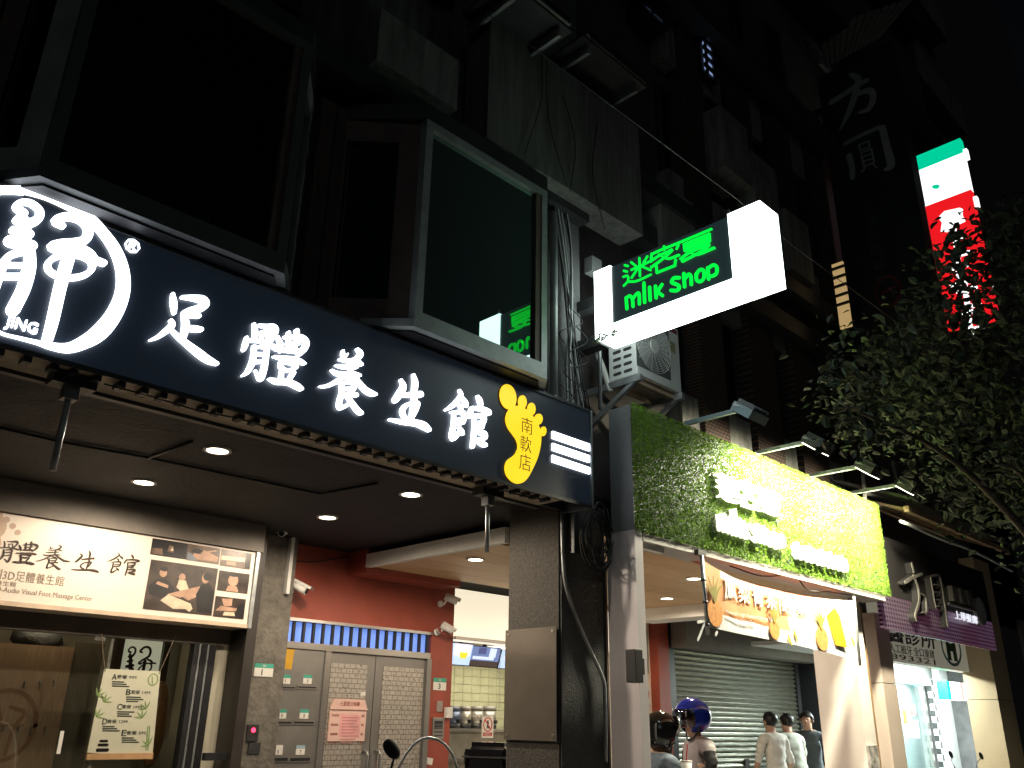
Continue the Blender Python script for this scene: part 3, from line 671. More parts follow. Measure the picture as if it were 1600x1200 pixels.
glyph('faint_emblem', [[(cc.x+.21*math.cos(a), cc.z+.23*math.sin(a), .03) for a in [R(20*i) for i in range(19)]], [(cc.x-.06, cc.z+.14, .02), (cc.x-.03, cc.z, .03), (cc.x-.08, cc.z-.16, .03)],
   [(cc.x+.02, cc.z+.12, .02), (cc.x+.12, cc.z+.08, .03), (cc.x+.07, cc.z-.02, .025), (cc.x+.05, cc.z-.19, .025)], [(cc.x-.02, cc.z+.0, .015), (cc.x+.13, cc.z+.0, .015)]], Fr((0, YP-.0005, 0), (1, 0, 0), (0, 0, 1), (0, -1, 0)), .001, em_d, wp)
for px, py in ((38, 1066), (62, 1066), (84, 1064), (5, 1134), (28, 1136), (48, 1136), (70, 1137)):
    p = PY(px, py, YP); M('hook', *multi([cylv(p+Vector((0, -.03, 0)), p, .006, 6), cylv(p+Vector((0, -.028, -.035)), p+Vector((0, -.028, 0)), .006, 6)]), steel, wp)
p = PY(60, 990, 7.3)
V, F = ellv(p-Vector((0, 0, .05)), .18, .12, .09, 14, 8)
V = [v+Vector((random.uniform(-.02, .02), random.uniform(-.02, .02), random.uniform(-.02, .02))) for v in V]
M('rock_ornament', V, F, pm('dark_rock', (.05, .055, .055), .6, var=.5, scale=14, bump=.5), smooth=True, label='dark rugged rock ornament on top of the wooden partition', cat='ornament')
YFm = 7.6
fx0, fx1, fz0, fz1 = RY(196, 985, 247, 1052, YFm)
fm = T('framed_calligraphy', 'cream calligraphy scroll with painted-in glow in a dark wooden frame behind the poster', 'picture', ((fx0+fx1)/2, YFm, fz0-.35))
box('paper', fx0, fx1, YFm, YFm+.02, fz0-.35, fz1, em('glowing_paper', (.82, .80, .60), .42), fm)  # light on the scroll painted in as emission
for xa_, xb_ in ((fx0-.06, fx0-.002), (fx1+.002, fx1+.06)): box('frame', xa_, xb_, YFm-.04, YFm+.03, fz0-.4, fz1+.05, pm('dark_wood', (.03, .02, .014), .5), fm)
box('frame', fx0, fx1, YFm-.04, YFm+.03, fz1+.002, fz1+.05, MT['dark_wood'], fm)
X0, X1, Z0, Z1 = fx0+.05, fx1-.04, fz0-.25, fz1-.12
glyph('ink_character', refit(EMB[:3]+EMB[3:], X0, X1, Z0, Z1), Fr((0, YFm-.0005, 0), (1, 0, 0), (0, 0, 1), (0, -1, 0)), .001, pblk, fm)
# hanging price poster
YO = 6.585
po = T('price_poster', 'pale green price poster with bamboo hung by strings inside the shop glass', 'poster', PY(195, 1190, YO))
pA, pB, pC_, pD = PY(163, 1045, YO), PY(251, 1049, YO), PY(238, 1182, YO), PY(136, 1176, YO)
prism('sheet', [pA, pB, pC_, pD], (0, .003, 0), pm('poster_green', (.58, .57, .44), .5, var=.08, scale=3), po)
frP = Fr((0, YO-.0006, 0), (1, 0, 0), (0, 0, 1), (0, -1, 0))
dk = pm('poster_ink', (.05, .06, .045), .6); gi = pm('poster_bamboo', (.20, .30, .10), .6)
for (lx, ly), L_, price in (((174, 1058), 'A', '999.'), ((196, 1082), 'B', '1499.'), ((182, 1105), 'C', '1999.'), ((159, 1128), 'D', '1299.'), ((189, 1146), 'E', '599.')):
    p = PY(lx, ly+4, YO); text('package_letter', L_, Fr((p.x, YO-.0006, p.z), (1, 0, 0), (0, 0, 1), (0, -1, 0)), .035, .04, dk, po, .001, .02)
    p = PY(lx+8, ly+2, YO); text('package_price', '套餐 '+price, Fr((p.x, YO-.0006, p.z), (1, 0, 0), (0, 0, 1), (0, -1, 0)), .15, .026, dk, po, .001)
    for k in range(3):
        q0 = PY(lx+1, ly+7+k*3.3, YO); q1 = PY(lx+20+4*((k*7+lx) % 3), ly+7+k*3.3, YO)
        box('text_line', q0.x, q1.x, YO-.0014, YO-.0006, q0.z-.005, q0.z+.004, dk, po)
for cx, cy in ((152, 1088), (162, 1097), (150, 1120), (228, 1108), (222, 1122), (232, 1165)):
    for k in range(4):
        a_ = R(200+k*38+cx); q0 = PY(cx, cy, YO); glyph('bamboo_leaf', [[(q0.x, q0.z, .004), (q0.x+.03*math.cos(a_), q0.z+.03*math.sin(a_), .011), (q0.x+.06*math.cos(a_), q0.z+.06*math.sin(a_), .002)]], frP, .0008, gi, po)
for px in (231, 234): 
    q0, q1 = PY(px, 1135, YO), PY(px-3, 1172, YO); glyph('bamboo_stem', [[(q0.x, q0.z, .008), (q1.x, q1.z, .008)]], frP, .0007, gi, po)
for k, (cx, cy, r1, r2) in enumerate(((162, 1158, .022, .010), (161, 1164, .028, .012), (160, 1172, .034, .014))):
    q0 = PY(cx, cy, YO); glyph('stone', [[(q0.x-r1, q0.z, r2*1.6), (q0.x+r1, q0.z, r2*1.6)]], frP, .0009, pblk, po)
q0 = PY(239, 1062, YO); glyph('round_seal', [[(q0.x+.035*math.cos(R(30*i)), q0.z+.04*math.sin(R(30*i)), .008) for i in range(13)], [(q0.x-.01, q0.z+.02, .008), (q0.x, q0.z-.03, .008)]], frP, .0008, gi, po)
tube('string', [PY(159, 990, YO), PY(161, 1020, YO), pA+Vector((.01, 0, -.02))], .0035, pm('twine', (.35, .28, .2), .8), po, smooth=0)
tube('string', [PY(276, 990, YO), pB+Vector((-.01, 0, -.02))], .0035, MT['twine'], po, smooth=0)
box('bottom_batten', pD.x+.0, pC_.x, YO-.012, YO+.01, pD.z-.045, pD.z-.006, pm('pale_wood', (.5, .3, .15), .45), po)
gl_ = T('wooden_ornament', 'amber lacquered wooden ornament behind the hanging poster', 'ornament', PY(247, 1190, 7.2))
V, F = ellv(PY(243, 1130, 7.2), .085, .09, .32, 12, 10); V = [v+Vector((random.uniform(-.015, .015),)*3) for v in V]
M('carving', V, F, pm('amber_wood', (.16, .08, .03), .35, var=.4, scale=8), gl_, smooth=True)
cs_ = T('added_ceiling_spot', 'added unseen ceiling spot that brightens the massage reception room', 'lamp', (2.2, 7.0, 2.47))
cyl('housing', (2.2, 7.0, 2.44), (2.2, 7.0, 2.499), .06, white, cs_, 16); cyl('lens', (2.2, 7.0, 2.43), (2.2, 7.0, 2.4395), .05, bulb, cs_, 16)
lamp('added_room_fill', 'POINT', (2.2, 7.0, 2.40), (0, 0, 0), 9, cs_, (1, .80, .55), .05)  # added fill for the reception room, no lamp in view there
# ================================================================ textured pier with number plate and door bell
pr_ = T('textured_pier', 'grey brushed-plaster pier between the massage shop and the steel doors', 'pier', (3.6, 6.7, 0))
xp0, xp1 = x1+.122, PY(441, 1080, 6.62).x
box('shaft', xp0, xp1, 6.62, 6.95, 0, ZC-.002, pm('brushed_plaster', (.15, .135, .115), .85, var=.4, scale=9, bump=.8, bscale=22), pr_)
dgn = pm('plate_green', (.06, .36, .26), .45); dwh = pm('plate_white', (.75, .72, .66), .5, var=.04); dink = pm('plate_ink', (.03, .03, .04), .6)
def plate(px0, py0, px1, py1, Y, s, label):
    a, b, c, d = RY(px0, py0, px1, py1, Y); t = T('house_number_plate', label, 'number plate', ((a+b)/2, Y, c), 'enamel house number plates')
    zz = c+(d-c)*.66
    box('white_field', a, b, Y-.008, Y-.0006, c, zz, dwh, t); box('green_field', a, b, Y-.0078, Y-.0006, zz+.0006, d, dgn, t)
    text('number', s, Fr((a+(b-a)*.38, Y-.0085, c+(zz-c)*.15), (1, 0, 0), (0, 0, 1), (0, -1, 0)), None, (zz-c)*.7, dink, t, .001, .02)
    text('street_name', '街', Fr((a+(b-a)*.4, Y-.0083, zz+(d-zz)*.25), (1, 0, 0), (0, 0, 1), (0, -1, 0)), (b-a)*.2, (d-zz)*.5, dwh, t, .001)
plate(398, 1036, 425, 1058, 6.62, '1', 'green and white number plate reading 1 on the textured pier')
a, b, c, d = RY(386, 1132, 401, 1158, 6.62)
bell = T('door_bell', 'steel door bell plate with a glowing red button on the textured pier', 'door bell', (a, 6.62, c))
box('back_plate', a, b, 6.605, 6.619, c, d, dkgrey, bell); cyl('red_button', ((a+b)/2, 6.604, (c+d)/2+.02), ((a+b)/2, 6.596, (c+d)/2+.02), .017, em('red_led', (1, .03, .08), 5), bell, 14)
box('lower_switch', a+.03, b+.03, 6.606, 6.619, c-.09, c-.012, dkgrey, label='small dark switch box below the red door bell', cat='switch')
# ================================================================ red wall, steel doors, mail slots
YB_ = 6.8
rw = T('red_wall', 'brick red painted wall around the steel entrance doors', 'wall', (4.7, YB_, 0))
xr0 = xp1+.001; xd1 = PY(666, 1100, YB_).x; xr1 = PY(708, 1000, YB_).x
zt0 = PY(550, 980, YB_).z
box('upper_field', xr0, xr1, YB_, YB_+.3, zt0+.02, ZC-.002, redw, rw)
box('right_pier', xd1+.02, xr1, YB_, YB_+.3, 0, zt0+.018, redw, rw)
lx0 = PY(573, 900, 6.5).x; box('ledge', lx0, PY(720, 900, 6.5).x, 6.5, YB_-.001, PY(720, 917, 6.5).z, PY(720, 875, 6.5).z+.12, redw, rw)
# steel door unit
dz0 = PY(438, 1001, YB_).z; zb0 = PY(438, 968, YB_).z
sd = T('steel_entrance', 'stainless double entrance door with letter slots and a barred fanlight', 'door', ((xr0+xd1)/2, YB_, 0))
box('head_rail', xr0, xd1, YB_-.03, YB_+.05, dz0-.055, dz0, steel, sd)
box('fan_frame', xr0, xd1+.018, YB_-.03, YB_+.05, zb0-.0, zb0+.025, steel, sd)
fan = box('fanlight', xr0, xd1, YB_+.06, YB_+.07, dz0+.001, zb0-.001, em('blue_fanlight', (.20, .36, .95), .78), sd)
for i in range(17):
    x = xr0+.055+(xd1-xr0-.08)*i/16; box('bar', x-.011, x+.011, YB_-.01, YB_+.02, dz0+.001, zb0-.001, black, sd)
xm = PY(500, 1090, YB_).x; xm2 = PY(506, 1090, YB_).x
mbx = box('letter_panel', xr0, xm, YB_-.012, YB_+.04, 0, dz0-.056, pm('dull_steel', (.26, .25, .235), .42, .6, var=.12, scale=3), sd)
box('door_post', xm+.001, xm2+.02, YB_-.03, YB_+.045, 0, dz0-.056, steel, sd)
box('door_post', xd1-.035, xd1+.019, YB_-.03, YB_+.045, 0, dz0-.0565, MT['dull_steel'], sd)
weave = bpy.data.materials.new('embossed_weave'); weave.use_nodes = True; t_ = weave.node_tree; P_ = t_.nodes['Principled BSDF']
P_.inputs['Metallic'].default_value = .55; P_.inputs['Roughness'].default_value = .45
g_ = t_.nodes.new('ShaderNodeNewGeometry'); mp_ = t_.nodes.new('ShaderNodeMapping'); mp_.inputs['Rotation'].default_value = (R(90), 0, 0)
b1_ = t_.nodes.new('ShaderNodeTexBrick'); b1_.inputs['Color1'].default_value = (.50, .47, .42, 1); b1_.inputs['Color2'].default_value = (.44, .41, .37, 1); b1_.inputs['Mortar'].default_value = (.24, .21, .18, 1)
b1_.inputs['Scale'].default_value = 1; b1_.inputs['Brick Width'].default_value = .062; b1_.inputs['Row Height'].default_value = .042; b1_.inputs['Mortar Size'].default_value = .0035
vo = t_.nodes.new('ShaderNodeTexVoronoi'); vo.inputs['Scale'].default_value = 34
mr = t_.nodes.new('ShaderNodeMath'); mr.operation = 'GREATER_THAN'; mr.inputs[1].default_value = .2
mx_ = t_.nodes.new('ShaderNodeMix'); mx_.data_type = 'RGBA'; mx_.inputs['A'].default_value = (.13, .11, .09, 1)
t_.links.new(g_.outputs['Position'], mp_.inputs['Vector']); t_.links.new(mp_.outputs[0], b1_.inputs['Vector']); t_.links.new(g_.outputs['Position'], vo.inputs['Vector'])
t_.links.new(vo.outputs['Distance'], mr.inputs[0]); t_.links.new(mr.outputs[0], mx_.inputs['Factor']); t_.links.new(b1_.outputs['Color'], mx_.inputs['B'])
t_.links.new(mx_.outputs['Result'], P_.inputs['Base Color'])
xmid = PY(583, 1090, YB_).x
for da, db, hx in ((xm2+.021, xmid-.004, -1), (xmid+.004, xd1-.036, 1)):
    lf = box('door_leaf', da, db, YB_-.0, YB_+.04, 0, dz0-.0575, MT['dull_steel'], sd)
    box('embossed_plate', da+(.02 if hx < 0 else .085), db-(.085 if hx < 0 else .02), YB_-.006, YB_-.0005, .12, dz0-.15, weave, lf)
    hxp = xmid+hx*.07; hz = PY(570, 1185, YB_).z
    V, F = tubev(catmull([(hxp, YB_-.001, hz+.06), (hxp, YB_-.06, hz+.055), (hxp, YB_-.07, hz), (hxp, YB_-.06, hz-.15), (hxp, YB_-.001, hz-.16)], 4), .014, 8); M('pull_handle', V, F, steel, lf, smooth=True)
for r_, (pya, pyb) in enumerate(((1072, 1078), (1127, 1133), (1184, 1191))):
    for px0, px1 in (((429, 462), (464, 495)), ((422, 456), (457, 491)), ((416, 450), (451, 485)))[r_]:
        a, b, c, d = RY(px0, pya-2, px1, pyb, YB_-.012)
        s_ = box('letter_slot', a, b, YB_-.02, YB_-.0125, c, d, steel, mbx); box('opening', a+.012, b-.012, YB_-.022, YB_-.0202, c+.012, d-.012, black, s_)
        st = box('flat_sticker', (a+b)/2-.045, (a+b)/2+.04, YB_-.015, YB_-.0126, d+.012, d+.085, dwh, mbx)
        if r_ < 2 or px0 > 450: box('green_band', (a+b)/2-.045, (a+b)/2+.04, YB_-.0158, YB_-.0152, d+.058, d+.085, dgn if r_ < 2 else pm('plate_blue', (.3, .42, .5), .5), st)
        text('flat_number', str(r_*2+(1 if px0 < 455 and px0 != 451 else 3)), Fr(((a+b)/2-.01, YB_-.0153, d+.022), (1, 0, 0), (0, 0, 1), (0, -1, 0)), None, .026, dink, st, .0006, .02)
a, b, c, d = RY(436, 1012, 457, 1046, YB_-.012)
prism('yellow_notice', [(a, YB_-.0145, d), (b, YB_-.0145, d-.003), (b-.012, YB_-.0145, c), (a-.008, YB_-.0145, c)], (0, .0015, 0), pm('yellow_paper', (.62, .34, .02), .6), label='yellow paper notice stuck on the steel letter panel', cat='notice')
# pink notice holder hung on the door
a, b, c, d = RY(516, 1108, 569, 1158, YB_-.02)
nb = T('pink_notice_board', 'pale pink acrylic notice holder hanging on the left door leaf', 'notice board', ((a+b)/2, YB_-.02, c))
pkb = pm('pink_board', (.72, .48, .42), .4, var=.05)
box('back', a, b, YB_-.022, YB_-.0065, c, d, pkb, nb); box('ledge', a-.005, b+.005, YB_-.035, YB_-.0225, d-.0, d+.012, pkb, nb)
prism('header', [(a, YB_-.03, d+.0125), (b, YB_-.03, d+.0125), (b-.03, YB_-.03, d+.085), (a+.03, YB_-.03, d+.085)], (0, .022, 0), pkb, nb)
text('header_text', '三里里公佈欄', Fr((a+.09, YB_-.0307, d+.03), (1, 0, 0), (0, 0, 1), (0, -1, 0)), b-a-.18, .038, pm('red_print', (.25, .03, .03), .6), nb, .001)
box('pink_sheet', a+.11, b-.06, YB_-.0232, YB_-.0222, c+.03, d-.04, pm('pink_paper', (.74, .36, .36), .6), nb)
for k in range(4):
    for xx, ww in ((a+.02, .075), (b-.05, .03)): text('side_text', '管理委' if ww > .05 else '員', Fr((xx, YB_-.0228, d-.06-k*.075), (1, 0, 0), (0, 0, 1), (0, -1, 0)), ww, .02, MT['red_print'], nb, .0006)
for k in range(9): box('text_line', a+.13, b-.08-.02*(k % 3), YB_-.0240, YB_-.0234, d-.07-.025*k, d-.062-.025*k, pm('faint_print', (.5, .2, .2), .6), nb)
box('peeled_label', *RY(563, 1081, 570, 1087, YB_)[:2], YB_-.0075, YB_-.0065, *RY(563, 1081, 570, 1087, YB_)[2:], dwh, label='small peeled white label on the left door leaf', cat='label')
q0 = PY(628, 1109, YB_); cyl('door_peephole', q0+Vector((0, -.012, 0)), q0+Vector((0, -.0066, 0)), .012, steel, label='tiny shiny peephole on the right door leaf', cat='peephole', n=10)
plate(677, 1059, 696, 1079, YB_, '3', 'green and white number plate reading 3 on the red pier')
a, b, c, d = RY(675, 1121, 691, 1155, YB_)
ic = T('intercom_panel', 'steel intercom panel with dark screen and rows of buttons on the red pier', 'intercom', (a, YB_, c))
box('face', a, b, YB_-.02, YB_-.001, c, d, steel, ic, bev=.003); box('screen', a+.02, b-.02, YB_-.0225, YB_-.0205, c+(d-c)*.55, d-.03, black, ic)
for k in range(4): box('button_row', a+.02, b-.02, YB_-.024, YB_-.0205, c+.025+k*.032, c+.04+k*.032, pm('buttons', (.08, .08, .08), .4), ic)
a, b, c, d = RY(682, 1095, 690, 1112, YB_); box('grey_switch_plate', a, b, YB_-.012, YB_-.001, c, d, pm('worn_grey', (.3, .25, .23), .6), label='worn grey switch plate above the intercom', cat='switch')
a, b, c, d = RY(694, 1105, 702, 1122, YB_); box('white_alarm_box', a, b, YB_-.05, YB_-.001, c, d, plastic, bev=.006, label='small white plastic alarm box at the edge of the red pier', cat='alarm')
a, b, c, d = RY(660, 1182, 675, 1192, YB_); prism('torn_sticker', [(a, YB_-.003, c), (b, YB_-.003, c-.02), (b+.01, YB_-.003, d-.02), (a+.015, YB_-.003, d)], (0, .0015, 0), dwh, label='torn pale sticker low on the red pier', cat='sticker')
# CCTV cameras
def cctv(px, py, Y, dirv, label, s=1.0, mount=(0, 1, 0)):
    p = PY(px, py, Y); d = Vector(dirv).normalized(); t = T('security_camera', label, 'camera', p, 'bullet security cameras')
    cyl('body', p-d*.06*s, p+d*.07*s, .033*s, plastic, t, 14); cyl('lens', p+d*.0702*s, p+d*.074*s, .024*s, black, t, 14)
    V, F = cylv(p-d*.05*s+Vector((0, 0, .006)), p+d*.1*s+Vector((0, 0, .006)), .038*s, 14, None, False)
    F = [f for f in F if sum(V[i].z-p.z for i in f) > .02*s]; M('sun_shield', V, F, plastic, t, smooth=True, fix=False)
    m = p-d*.03*s+Vector(mount)*.1*s-Vector((0, 0, .05*s)); tube('arm', [p-d*.03*s, (p-d*.03*s).lerp(m, .5)-Vector((0, 0, .03*s)), m], .011*s, plastic, t)
    cyl('base', m, m+Vector(mount)*.02, .032*s, plastic, t, 12)
    return t
cctv(467, 917, 6.62, (.6, -.75, -.45), 'white bullet camera at the foot of the white conduit on the red wall', 1.15)
cctv(446, 828, 6.5, (-.75, -.5, -.55), 'white bullet camera under the black ceiling above the textured pier', 1.1, (.4, .6, .6))
cctv(704, 936, 6.62, (.72, -.6, -.35), 'white bullet camera on the red corner just below the ledge', 1.0)
cctv(698, 981, 6.65, (.8, -.5, -.5), 'white bullet camera with tangled red wires above the number plate', 1.0)
tube('tangled_wires', [PY(686, 975, 6.7), PY(692, 970, 6.68), PY(700, 976, 6.66), PY(690, 988, 6.7), PY(684, 980, 6.7), PY(694, 992, 6.7), PY(704, 988, 6.68)], .008, pm('red_wire', (.3, .08, .06), .5), label='tangle of reddish wires beside the lowest camera', cat='wires')
pc0, pc1 = PY(462, 800, 6.6), PY(447, 928, 6.6)
box('white_conduit', pc1.x-.016, pc1.x+.016, 6.575, 6.619, pc1.z, ZC-.003, plastic, label='white trunking strip running up the edge of the red wall', cat='conduit')
tube('loose_wire', [PY(460, 876, 6.79), PY(490, 878, 6.79), PY(530, 872, 6.79), PY(572, 868, 6.79)], .005, rubber, label='thin dark wire strung across the red wall', cat='wire')
tube('loose_wire', [PY(446, 932, 6.78), PY(443, 960, 6.77), PY(436, 990, 6.76)], .005, rubber, label='thin wire dropping from the camera to the door frame', cat='wire')
# ================================================================ drink shop interior
shop = T('drink_shop_interior', 'bright white and tiled drink shop interior left of the column', 'shop interior', (7.5, 8, 0))
xs0 = xr1+.002
zk = PY(750, 998, 6.8).z
warmw = pm('warm_white_wall', (.82, .74, .58), .55, var=.04)
box('bulkhead', xs0, 8.6, 6.8, 7.25, zk, ZW-.02, em('emissive_bulkhead', (1, .90, .68), .85), shop)  # warm emission put into the bulkhead colour
box('bulkhead_lip', xs0, 8.6, 6.76, 6.799, zk-.03, zk-.001, white, shop)
YT = 8.7
box('tile_backing', xs0-.5, 11.5, YT, YT+.1, 0, 2.75, pm('grout', (.55, .53, .40), .7), shop)
box('side_wall', xs0-.12, xs0-.002, 7.11, YT, 0, 2.75, warmw, shop)
box('ceiling', xs0-.1, 11.5, 7.26, YT, zk+.02, zk+.1, white, shop)
box('right_partition', 11.4, 11.5, 7.26, YT, 0, 2.75, warmw, shop)
tile = pm('glazed_tile', (.40, .41, .27), .12, var=.1, scale=9, bump=.05)
tm = mesh('tile', *bxv(-.072, .072, -.006, .006, -.047, .047), tile)
for r_ in range(14):
    for c_ in range(16):
        x = 6.65+c_*.15+(0 if r_ % 1 == 0 else .075); z = 1.0+r_*.1
        if proj_ok(x, YT, z, 690, 810, 960, 1210): inst(tm, 'tile', (x+random.uniform(-.001, .001), YT-.0065, z), shop)
# ceiling panel lamp of the shop
pl_ = T('panel_lamp', 'flat ceiling lamp lighting the drink shop counter', 'lamp', (8.0, 7.9, zk))
box('diffuser', 7.2, 8.6, 7.5, 8.3, zk-.012, zk+.018, em('panel_diffuser', (1, .9, .72), 3), pl_)
lamp('panel_light', 'AREA', (7.9, 7.9, zk-.03), (7.9, 7.9, 0), 20, pl_, (1, .88, .68), (1.4, .8))
# menu screens under the bulkhead
def screen(px0, py0, px1, py1, Y, label, cup):
    a, b, c, d = RY(px0, py0, px1, py1, Y); t = T('menu_screen', label, 'screen', ((a+b)/2, Y, c), 'menu screens above the counter')
    z0_, y0_ = c, Y
    tilt = .12
    def q(n, u0, u1, v0, v1, o, m_): return prism(n, [(a+(b-a)*u0, Y-o-tilt*v0*0+tilt*(1-v0)*.6, c+(d-c)*v0), (a+(b-a)*u1, Y-o+tilt*(1-v0)*.6, c+(d-c)*v0), (a+(b-a)*u1, Y-o+tilt*(1-v1)*.6, c+(d-c)*v1), (a+(b-a)*u0, Y-o+tilt*(1-v1)*.6, c+(d-c)*v1)], (0, .012 if o < .01 else .001, 0), m_, t)
    q('casing', 0, 1, 0, 1, .0, black)
    if cup:
        q('display', .03, .97, .04, .96, .0105, em('screen_pale', (.55, .72, 1), .95)); q('display_glow', .15, .9, .45, .95, .0125, em('screen_pink', (.95, .85, .95), .95))
        cc_ = (a+b)/2; 
        prism('printed_drink', [(cc_-.05, Y-.02, c+.07), (cc_+.03, Y-.02, c+.07), (cc_+.07, Y-.02, d-.1), (cc_-.06, Y-.02, d-.1)], (0, .0012, 0), em('screen_yellow', (.85, .78, .05), .8), t)
    else:
        q('display', .03, .97, .3, .96, .0105, em('screen_blue', (.20, .27, .55), .75)); q('display_glow', .1, .8, .36, .5, .0125, em('screen_white', (.75, .85, 1), .9)); q('display_glow', .62, .84, .5, .93, .0128, em('screen_white', (.75, .85, 1), .9))
        q('display_glow', .25, .5, .62, .93, .0127, em('screen_navy', (.12, .14, .35), .6)); q('display_base', .03, .97, .04, .29, .0108, em('screen_brown', (.10, .07, .06), .5))
    box('hanger', (a+b)/2-.02, (a+b)/2+.02, Y+.02, Y+.05, d, zk+.15, dkgrey, t)
screen(706, 1003, 739, 1041, 7.35, 'slanted menu screen showing a yellow drink', True)
screen(737, 1008, 783, 1044, 7.4, 'wide menu screen showing a blue picture', False)
screen(783, 1014, 830, 1048, 7.45, 'menu screen half hidden behind the column plate', True)
# counter, dispensers
ctr = T('steel_counter', 'stainless counter with shelf below the tiled wall', 'counter', (8, 8.2, 0))
zc_ = PY(740, 1139, 7.9).z
box('top', xs0+.1, 11.3, 7.9, 8.65, zc_-.03, zc_, steel, ctr); box('front', xs0+.15, 11.3, 7.95, 8.0, 0, zc_-.031, pm('dull_steel2', (.33, .32, .28), .4, .6), ctr)
box('shelf', xs0+.12, 11.3, 7.88, 7.949, zc_-.34, zc_-.31, steel, ctr)
for k, (px0, px1, col_) in enumerate(((709, 730, (.10, .13, .20)), (731, 747, (.36, .34, .30)), (749, 766, (.36, .34, .30)), (768, 786, (.30, .29, .26)))):
    a, b = PY(px0, 1120, 8.1).x, PY(px1, 1120, 8.1).x; zz1 = PY(px0, 1103, 8.1).z
    d_ = T('tea_dispenser', ('dark blue tinted tea dispenser at the left end of the counter', 'grey steel tea dispenser next to the blue one', 'grey steel tea dispenser behind the no-entry sign', 'grey tea dispenser beside the column plate')[k], 'dispenser', ((a+b)/2, 8.25, zc_), 'tea dispensers on the counter')
    r_ = (b-a)/2*.92; cx = (a+b)/2
    cyl('barrel', (cx, 8.25, zc_+.05), (cx, 8.25, zz1-.05), r_, pm('barrel_%d' % k, col_, .3, .5), d_, 20); cyl('lid', (cx, 8.25, zz1-.049), (cx, 8.25, zz1), r_*1.06, pm('lid_%d' % k, tuple(c*.5 for c in col_), .4), d_, 20, r2=r_*.8)
    cyl('base_ring', (cx, 8.25, zc_+.001), (cx, 8.25, zc_+.049), r_*1.05, black, d_, 20); box('tap', cx-.015, cx+.015, 8.25-r_-.05, 8.25-r_-.0, zc_+.06, zc_+.1, black, d_)
def signcard(px0, py0, px1, py1, Y, label, kind):
    a, b, c, d = RY(px0, py0, px1, py1, Y); t = T('prohibition_sign', label, 'sign', ((a+b)/2, Y, c))
    box('card', a, b, Y-.006, Y-.001, c, d, dwh, t); rr = min(b-a, d-c)*.36; cx = (a+b)/2; cz = c+(d-c)*.62
    rp = pm('red_ink', (.55, .03, .03), .5); f_ = Fr((0, Y-.0062, 0), (1, 0, 0), (0, 0, 1), (0, -1, 0))
    glyph('black_figure', [[(cx, cz+rr*.6, rr*.3), (cx, cz+rr*.55, rr*.3)], [(cx, cz+rr*.3, rr*.45), (cx, cz-.1*rr, rr*.35), (cx-.2*rr, cz-rr*.6, rr*.2)], [(cx, cz-.1*rr, rr*.3), (cx+.25*rr, cz-rr*.6, rr*.2)]] if kind == 1 else [[(cx-rr*.6, cz, rr*.25), (cx+rr*.6, cz, rr*.25)]], f_, .0008, dink, t)
    glyph('red_ring', [[(cx+rr*math.cos(R(20*i)), cz+rr*1.1*math.sin(R(20*i)), rr*.18) for i in range(19)], [(cx-rr*.65, cz+rr*.7, rr*.18), (cx+rr*.65, cz-rr*.7, rr*.18)]], f_, .0018, rp, t)
    if kind == 1: box('red_band', a+.02, b-.02, Y-.0075, Y-.0062, c+.02, c+(d-c)*.25, rp, t); text('caption', '非請勿入', Fr((a+.035, Y-.0076, c+(d-c)*.1), (1, 0, 0), (0, 0, 1), (0, -1, 0)), b-a-.07, .03, dwh, t, .0006)
    else: text('caption', '禁止吸菸', Fr((a+.02, Y-.0063, c+.015), (1, 0, 0), (0, 0, 1), (0, -1, 0)), b-a-.04, .03, rp, t, .0006)
signcard(753, 1119, 770, 1153, 7.3, 'white card with a red no-entry figure hanging at the counter', 1)
box('hang_line', PY(781, 1050, 7.3).x-.002, PY(781, 1050, 7.3).x+.002, 7.3, 7.304, PY(781, 1110, 7.3).z, zk-.031, galv, label='thin vertical line hanging in front of the tiled wall', cat='line')
# ---- right-hand wall of the drink shop, red pier, roller shutter
xw0, xw1 = PY(990, 1040, 6.8).x, PY(1019, 1040, 6.8).x
zz = PY(1010, 955, 6.8).z
rs = T('drink_shop_pier', 'white lit wall strip and red pier at the right of the drink shop', 'wall', (9.5, 6.8, 0))
box('white_strip', xw0-.5, xw1, 6.83, 7.0, 0, zz, warmw, rs); box('red_lintel', xw0-.5, xw1-.001, 6.7, 6.829, zz, ZW-.003, redw, rs)
box('grey_tile', PY(1000, 1020, 6.82).x, PY(1012, 1020, 6.82).x, 6.81, 6.829, PY(1005, 1052, 6.82).z, PY(1005, 985, 6.82).z, pm('grey_tile', (.35, .35, .3), .4), rs)
xq1 = PY(1046, 1040, 6.7).x
box('red_pier', xw1+.001, xq1, 6.7, 7.0, 0, ZW-.003, redw, rs)
box('dark_reveal', xq1+.001, PY(1056, 1080, 6.75).x, 6.75, 6.95, 0, ZW-.003, dkgrey, rs)
signcard(1001, 1071, 1016, 1107, 6.805, 'white no-smoking card with red ring on the lit wall strip', 0)
xh0, xh1 = PY(1056, 1100, 6.8).x, PY(1249, 1100, 6.8).x; zsh = PY(1055, 1014, 6.8).z
sh = T('roller_shutter', 'closed grey metal roller shutter with worn slats behind the waiting people', 'shutter', ((xh0+xh1)/2, 6.85, 0))
slm = pm('shutter_metal', (.23, .235, .19), .34, .75, var=.35, scale=5, stretch=(1, 1, 12), bump=.05)
zz_ = .03; pit = .064
prof = [(0, 0), (-.022, .008), (-.028, .026), (-.018, .044), (0, .049), (.004, .061)]
V = []; F = []
for xx in (xh0+.02, xh1-.02):
    V += [(xx, y, z) for y, z in prof]
F = [(i, i+1, i+1+len(prof), i+len(prof)) for i in range(len(prof)-1)]
cxs = (xh0+xh1)/2
slat = mesh('slat', [(x-cxs, y, z) for x, y, z in V], F, slm, fix=False)
